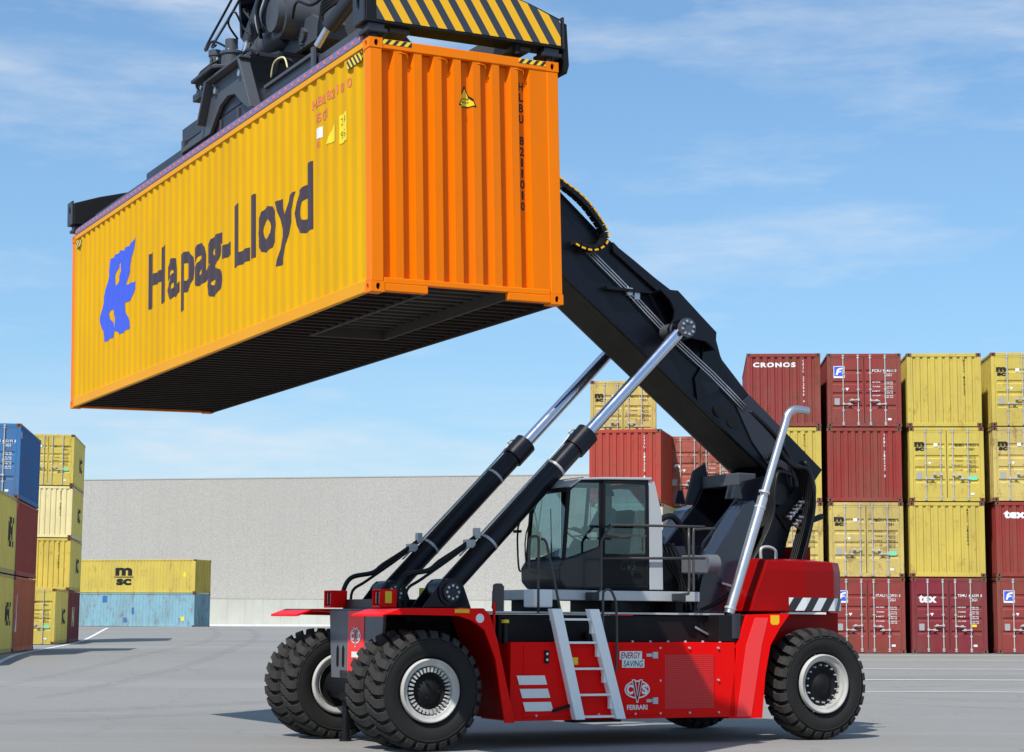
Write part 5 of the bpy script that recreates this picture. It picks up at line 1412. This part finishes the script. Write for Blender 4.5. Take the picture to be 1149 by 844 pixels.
for y in (-.5, -1.45): MB().cyl((-.99, y, .84), (-1.06, y, .84), .05, n=16).build('bracket_pin', 'silver', sp)
mb = MB(); mb.tube([(-.98, -2.45, .52), (-.99, -2.6, .68), (-.98, -2.9, .66), (-.97, -3.0, .5)], .012, 6); mb.build('cable', 'yelpale_cable', sp) if 0 else mb.build('cable', 'c_yelpale', sp)

# ------------------------------------------------------------------ driver, seated in the cab
def skin_obj(name, verts, edges, rad, mat, parent, root=0, sub=1):
    me = bpy.data.meshes.new(name); me.from_pydata(verts, edges, []); me.materials.append(M[mat])
    o = bpy.data.objects.new(name, me); COL.objects.link(o)
    if parent: o.parent = parent
    md = o.modifiers.new('Skin', 'SKIN'); md.use_smooth_shade = True
    me.attributes
    if not me.skin_vertices: 
        bm = bmesh.new(); bm.from_mesh(me); bm.verts.layers.skin.verify(); bm.to_mesh(me); bm.free()
    for i, r in enumerate(rad):
        me.skin_vertices[0].data[i].radius = (r, r) if not isinstance(r, tuple) else r
        me.skin_vertices[0].data[i].use_root = (i == root)
    s = o.modifiers.new('Sub', 'SUBSURF'); s.levels = sub; s.render_levels = sub
    return o
pv = [(0, 0, 0), (-.02, 0, .18), (0, 0, .36), (0, 0, .50), (0, 0, .58), (-.02, 0, .66), (-.03, 0, .74), (-.02, 0, .80)]   # pelvis, waist, chest, shoulders, neck, jaw, mid-head, crown
pe = [(i, i+1) for i in range(7)]; prd = [(.15, .12), (.14, .11), (.17, .12), (.12, .09), .052, .075, .095, .06]
def chain(start, pts, rs_):
    k = start
    for p, r in zip(pts, rs_):
        pv.append(p); prd.append(r); pe.append((k, len(pv)-1)); k = len(pv)-1
    return k
for s in (-1, 1):
    hnd = chain(3, [(-.0, .19*s, .49), (-.12, .23*s, .26), (-.33, .17*s, .22), (-.40, .16*s, .24), (-.44, .16*s, .255)], [.06, .05, .036, .028, .030])
    for j, dy in enumerate((-.03, -.01, .01, .03)):
        chain(hnd, [(-.475, .16*s+dy, .27), (-.50-.006*(1.5-abs(j-1.5)), .16*s+dy, .25), (-.495, .16*s+dy, .225)], [.010, .009, .008])
    chain(hnd-1, [(-.42, (.16-.045)*s, .26), (-.455, (.16-.055)*s, .25)], [.011, .009])
    chain(0, [(-.05, .10*s, -.03), (-.45, .14*s, .02), (-.52, .14*s, -.38), (-.62, .14*s, -.42)], [.10, .065, .045, .035])
pv = [Vector(p)+Vector((3.42, -.89, 2.83)) for p in pv]
drv = skin_obj('person', [tuple(v) for v in pv], pe, prd, 'skin', None)
drv.matrix_world = MR
drv['label'] = 'driver in a pale blue shirt seated at the wheel inside the cab'; drv['category'] = 'person'
O3 = Vector((3.42, -.89, 2.83))
sv = [(0, 0, .02), (-.02, 0, .18), (0, 0, .36), (0, 0, .50)]; se = [(0, 1), (1, 2), (2, 3)]; sr = [(.165, .135), (.155, .125), (.185, .135), (.13, .10)]
for s in (-1, 1):
    k = 3
    for p, r in zip([(0, .19*s, .49), (-.12, .23*s, .26), (-.30, .18*s, .222)], [.072, .062, .048]):
        sv.append(p); sr.append(r); se.append((k, len(sv)-1)); k = len(sv)-1
skin_obj('shirt', [tuple(Vector(p)+O3) for p in sv], se, sr, 'shirt', drv)
tv = [(0, 0, 0)]; te = []; tr = [(.17, .135)]
for s in (-1, 1):
    k = 0
    for p, r in zip([(-.05, .10*s, -.03), (-.45, .14*s, .02), (-.52, .14*s, -.36)], [.112, .078, .058]):
        tv.append(p); tr.append(r); te.append((k, len(tv)-1)); k = len(tv)-1
skin_obj('trousers', [tuple(Vector(p)+O3) for p in tv], te, tr, 'trousers', drv)
mb = MB(); mb.lathe([(.105*math.sin(t), .108*math.cos(t)) for t in [R(-5+95*i/8) for i in range(9)]], 20, 0, 'z', (3.42+.005, -.89, 2.83+.755)); mb.build('hair', 'hair', drv)
mb = MB(); c = Vector((3.42-.03, -.89, 2.83+.71))
for s in (-1, 1):
    mb.cyl(c+Vector((-.088, .033*s, .02)), c+Vector((-.094, .033*s, .02)), .010, n=8, mi=1); mb.cyl(c+Vector((.0, .092*s, 0)), c+Vector((.0, .102*s, 0)), .022, n=8)
mb.cyl(c+Vector((-.08, 0, .0)), c+Vector((-.115, 0, -.02)), .016, .010, n=8); mb.cyl(c+Vector((-.084, -.022, -.045)), c+Vector((-.084, .022, -.045)), .006, n=6, mi=1)
mb.build('face', ['skin', 'hair'], drv)

# ------------------------------------------------------------------ world, sun, camera
SUNH = Vector((-.44, -.898)); EL = R(50.8)
wd = bpy.data.worlds.new('World'); scene.world = wd; wd.use_nodes = True; nt = wd.node_tree
bg = nt.nodes['Background']
sky = nt.nodes.new('ShaderNodeTexSky'); sky.sky_type = 'NISHITA'; sky.sun_disc = False
sky.sun_elevation = EL; sky.sun_rotation = math.atan2(SUNH.x, SUNH.y) % (2*math.pi)
sky.air_density = 1.0; sky.dust_density = .6; sky.ozone_density = 1.6
tc = nt.nodes.new('ShaderNodeTexCoord')
def wn(scale, st, detail=6, rough=.6, loc=(0, 0, 0)):
    mp = nt.nodes.new('ShaderNodeMapping'); mp.inputs['Scale'].default_value = st; mp.inputs['Location'].default_value = loc
    nt.links.new(tc.outputs['Generated'], mp.inputs[0])
    n = nt.nodes.new('ShaderNodeTexNoise'); n.inputs['Scale'].default_value = scale; n.inputs['Detail'].default_value = detail; n.inputs['Roughness'].default_value = rough
    nt.links.new(mp.outputs[0], n.inputs['Vector']); return n.outputs['Fac']
c1 = ramp(nt, wn(3.0, (1, 1, 4.2), 8, .6, (.62, .1, .35)), .47, .72)
c2 = ramp(nt, wn(8, (1, 1, 6), 7, .62, (0, .3, .1)), .38, .70)
cl = mul(nt, c1, c2)
m2 = nt.nodes.new('ShaderNodeMath'); m2.operation = 'MULTIPLY_ADD'; nt.links.new(c1, m2.inputs[0]); m2.inputs[1].default_value = .42; nt.links.new(cl, m2.inputs[2])
m2.use_clamp = True
sx_ = nt.nodes.new('ShaderNodeSeparateXYZ'); nt.links.new(tc.outputs['Generated'], sx_.inputs[0])
c3 = ramp(nt, wn(5.0, (1, 1, 9), 7, .6, (.2, .4, .0)), .36, .66)
bk = nt.nodes.new('ShaderNodeMapRange'); bk.interpolation_type = 'SMOOTHSTEP'; bk.inputs[1].default_value = .145; bk.inputs[2].default_value = .06; nt.links.new(sx_.outputs['Z'], bk.inputs[0])
bank = mul(nt, c3, bk.outputs[0])
mx_ = nt.nodes.new('ShaderNodeMath'); mx_.operation = 'MAXIMUM'; nt.links.new(m2.outputs[0], mx_.inputs[0]); nt.links.new(bank, mx_.inputs[1])
hz = nt.nodes.new('ShaderNodeMapRange'); hz.inputs[1].default_value = 0.; hz.inputs[2].default_value = .30; hz.inputs[3].default_value = 1.; hz.inputs[4].default_value = .35
nt.links.new(sx_.outputs['Z'], hz.inputs[0])
SKY_K = .125
sc = nt.nodes.new('ShaderNodeVectorMath'); sc.operation = 'SCALE'; sc.inputs[3].default_value = SKY_K; tn = nt.nodes.new('ShaderNodeVectorMath'); tn.operation = 'MULTIPLY'; tn.inputs[1].default_value = (.72, 1.0, 1.22); nt.links.new(sky.outputs[0], tn.inputs[0]); nt.links.new(tn.outputs[0], sc.inputs[0])
haze = mixc(nt, mul(nt, hz.outputs[0], .55), sc.outputs[0], (.42, .67, .88))
colr = mixc(nt, mul(nt, mx_.outputs[0], .78), haze, (.82, .87, .92))
nt.links.new(colr, bg.inputs[0]); bg.inputs[1].default_value = 1.0

sd = bpy.data.lights.new('sun', 'SUN'); sd.energy = 5.0; sd.angle = R(.53); sd.color = (1, .965, .90)
so = bpy.data.objects.new('sun', sd); COL.objects.link(so)
h = SUNH.normalized(); dsun = Vector((h.x*math.cos(EL), h.y*math.cos(EL), math.sin(EL)))
so.rotation_euler = dsun.to_track_quat('Z', 'Y').to_euler(); so.location = (-20, -30, 40)

cam = bpy.data.cameras.new('camera'); co = bpy.data.objects.new('camera', cam); COL.objects.link(co); scene.camera = co
co.location = (0, 0, 1.7269)
pitch, roll = .1273, .0075
fwd = Vector((0, math.cos(pitch), math.sin(pitch))); up0 = Vector((0, -math.sin(pitch), math.cos(pitch))); rt0 = Vector((1, 0, 0))
# roll: image point = (c*X - s*Y, s*X + c*Y) with Y down
c_, s_ = math.cos(roll), math.sin(roll)
rt = rt0*c_+up0*s_; up = up0*c_-rt0*s_
mw = Matrix((rt, up, -fwd)).transposed().to_4x4(); mw.translation = co.location; co.matrix_world = mw
cam.sensor_fit = 'HORIZONTAL'; cam.sensor_width = 36; cam.lens = 36*2147.78/1149; cam.clip_start = .1; cam.clip_end = 3000
scene.render.engine = 'CYCLES'; scene.view_settings.view_transform = 'Standard'; scene.view_settings.look = 'None'
scene.view_settings.exposure = 0; scene.view_settings.gamma = 1
scene.cycles.max_bounces = 8; scene.cycles.transparent_max_bounces = 12
scene.render.resolution_x = 1024; scene.render.resolution_y = 752
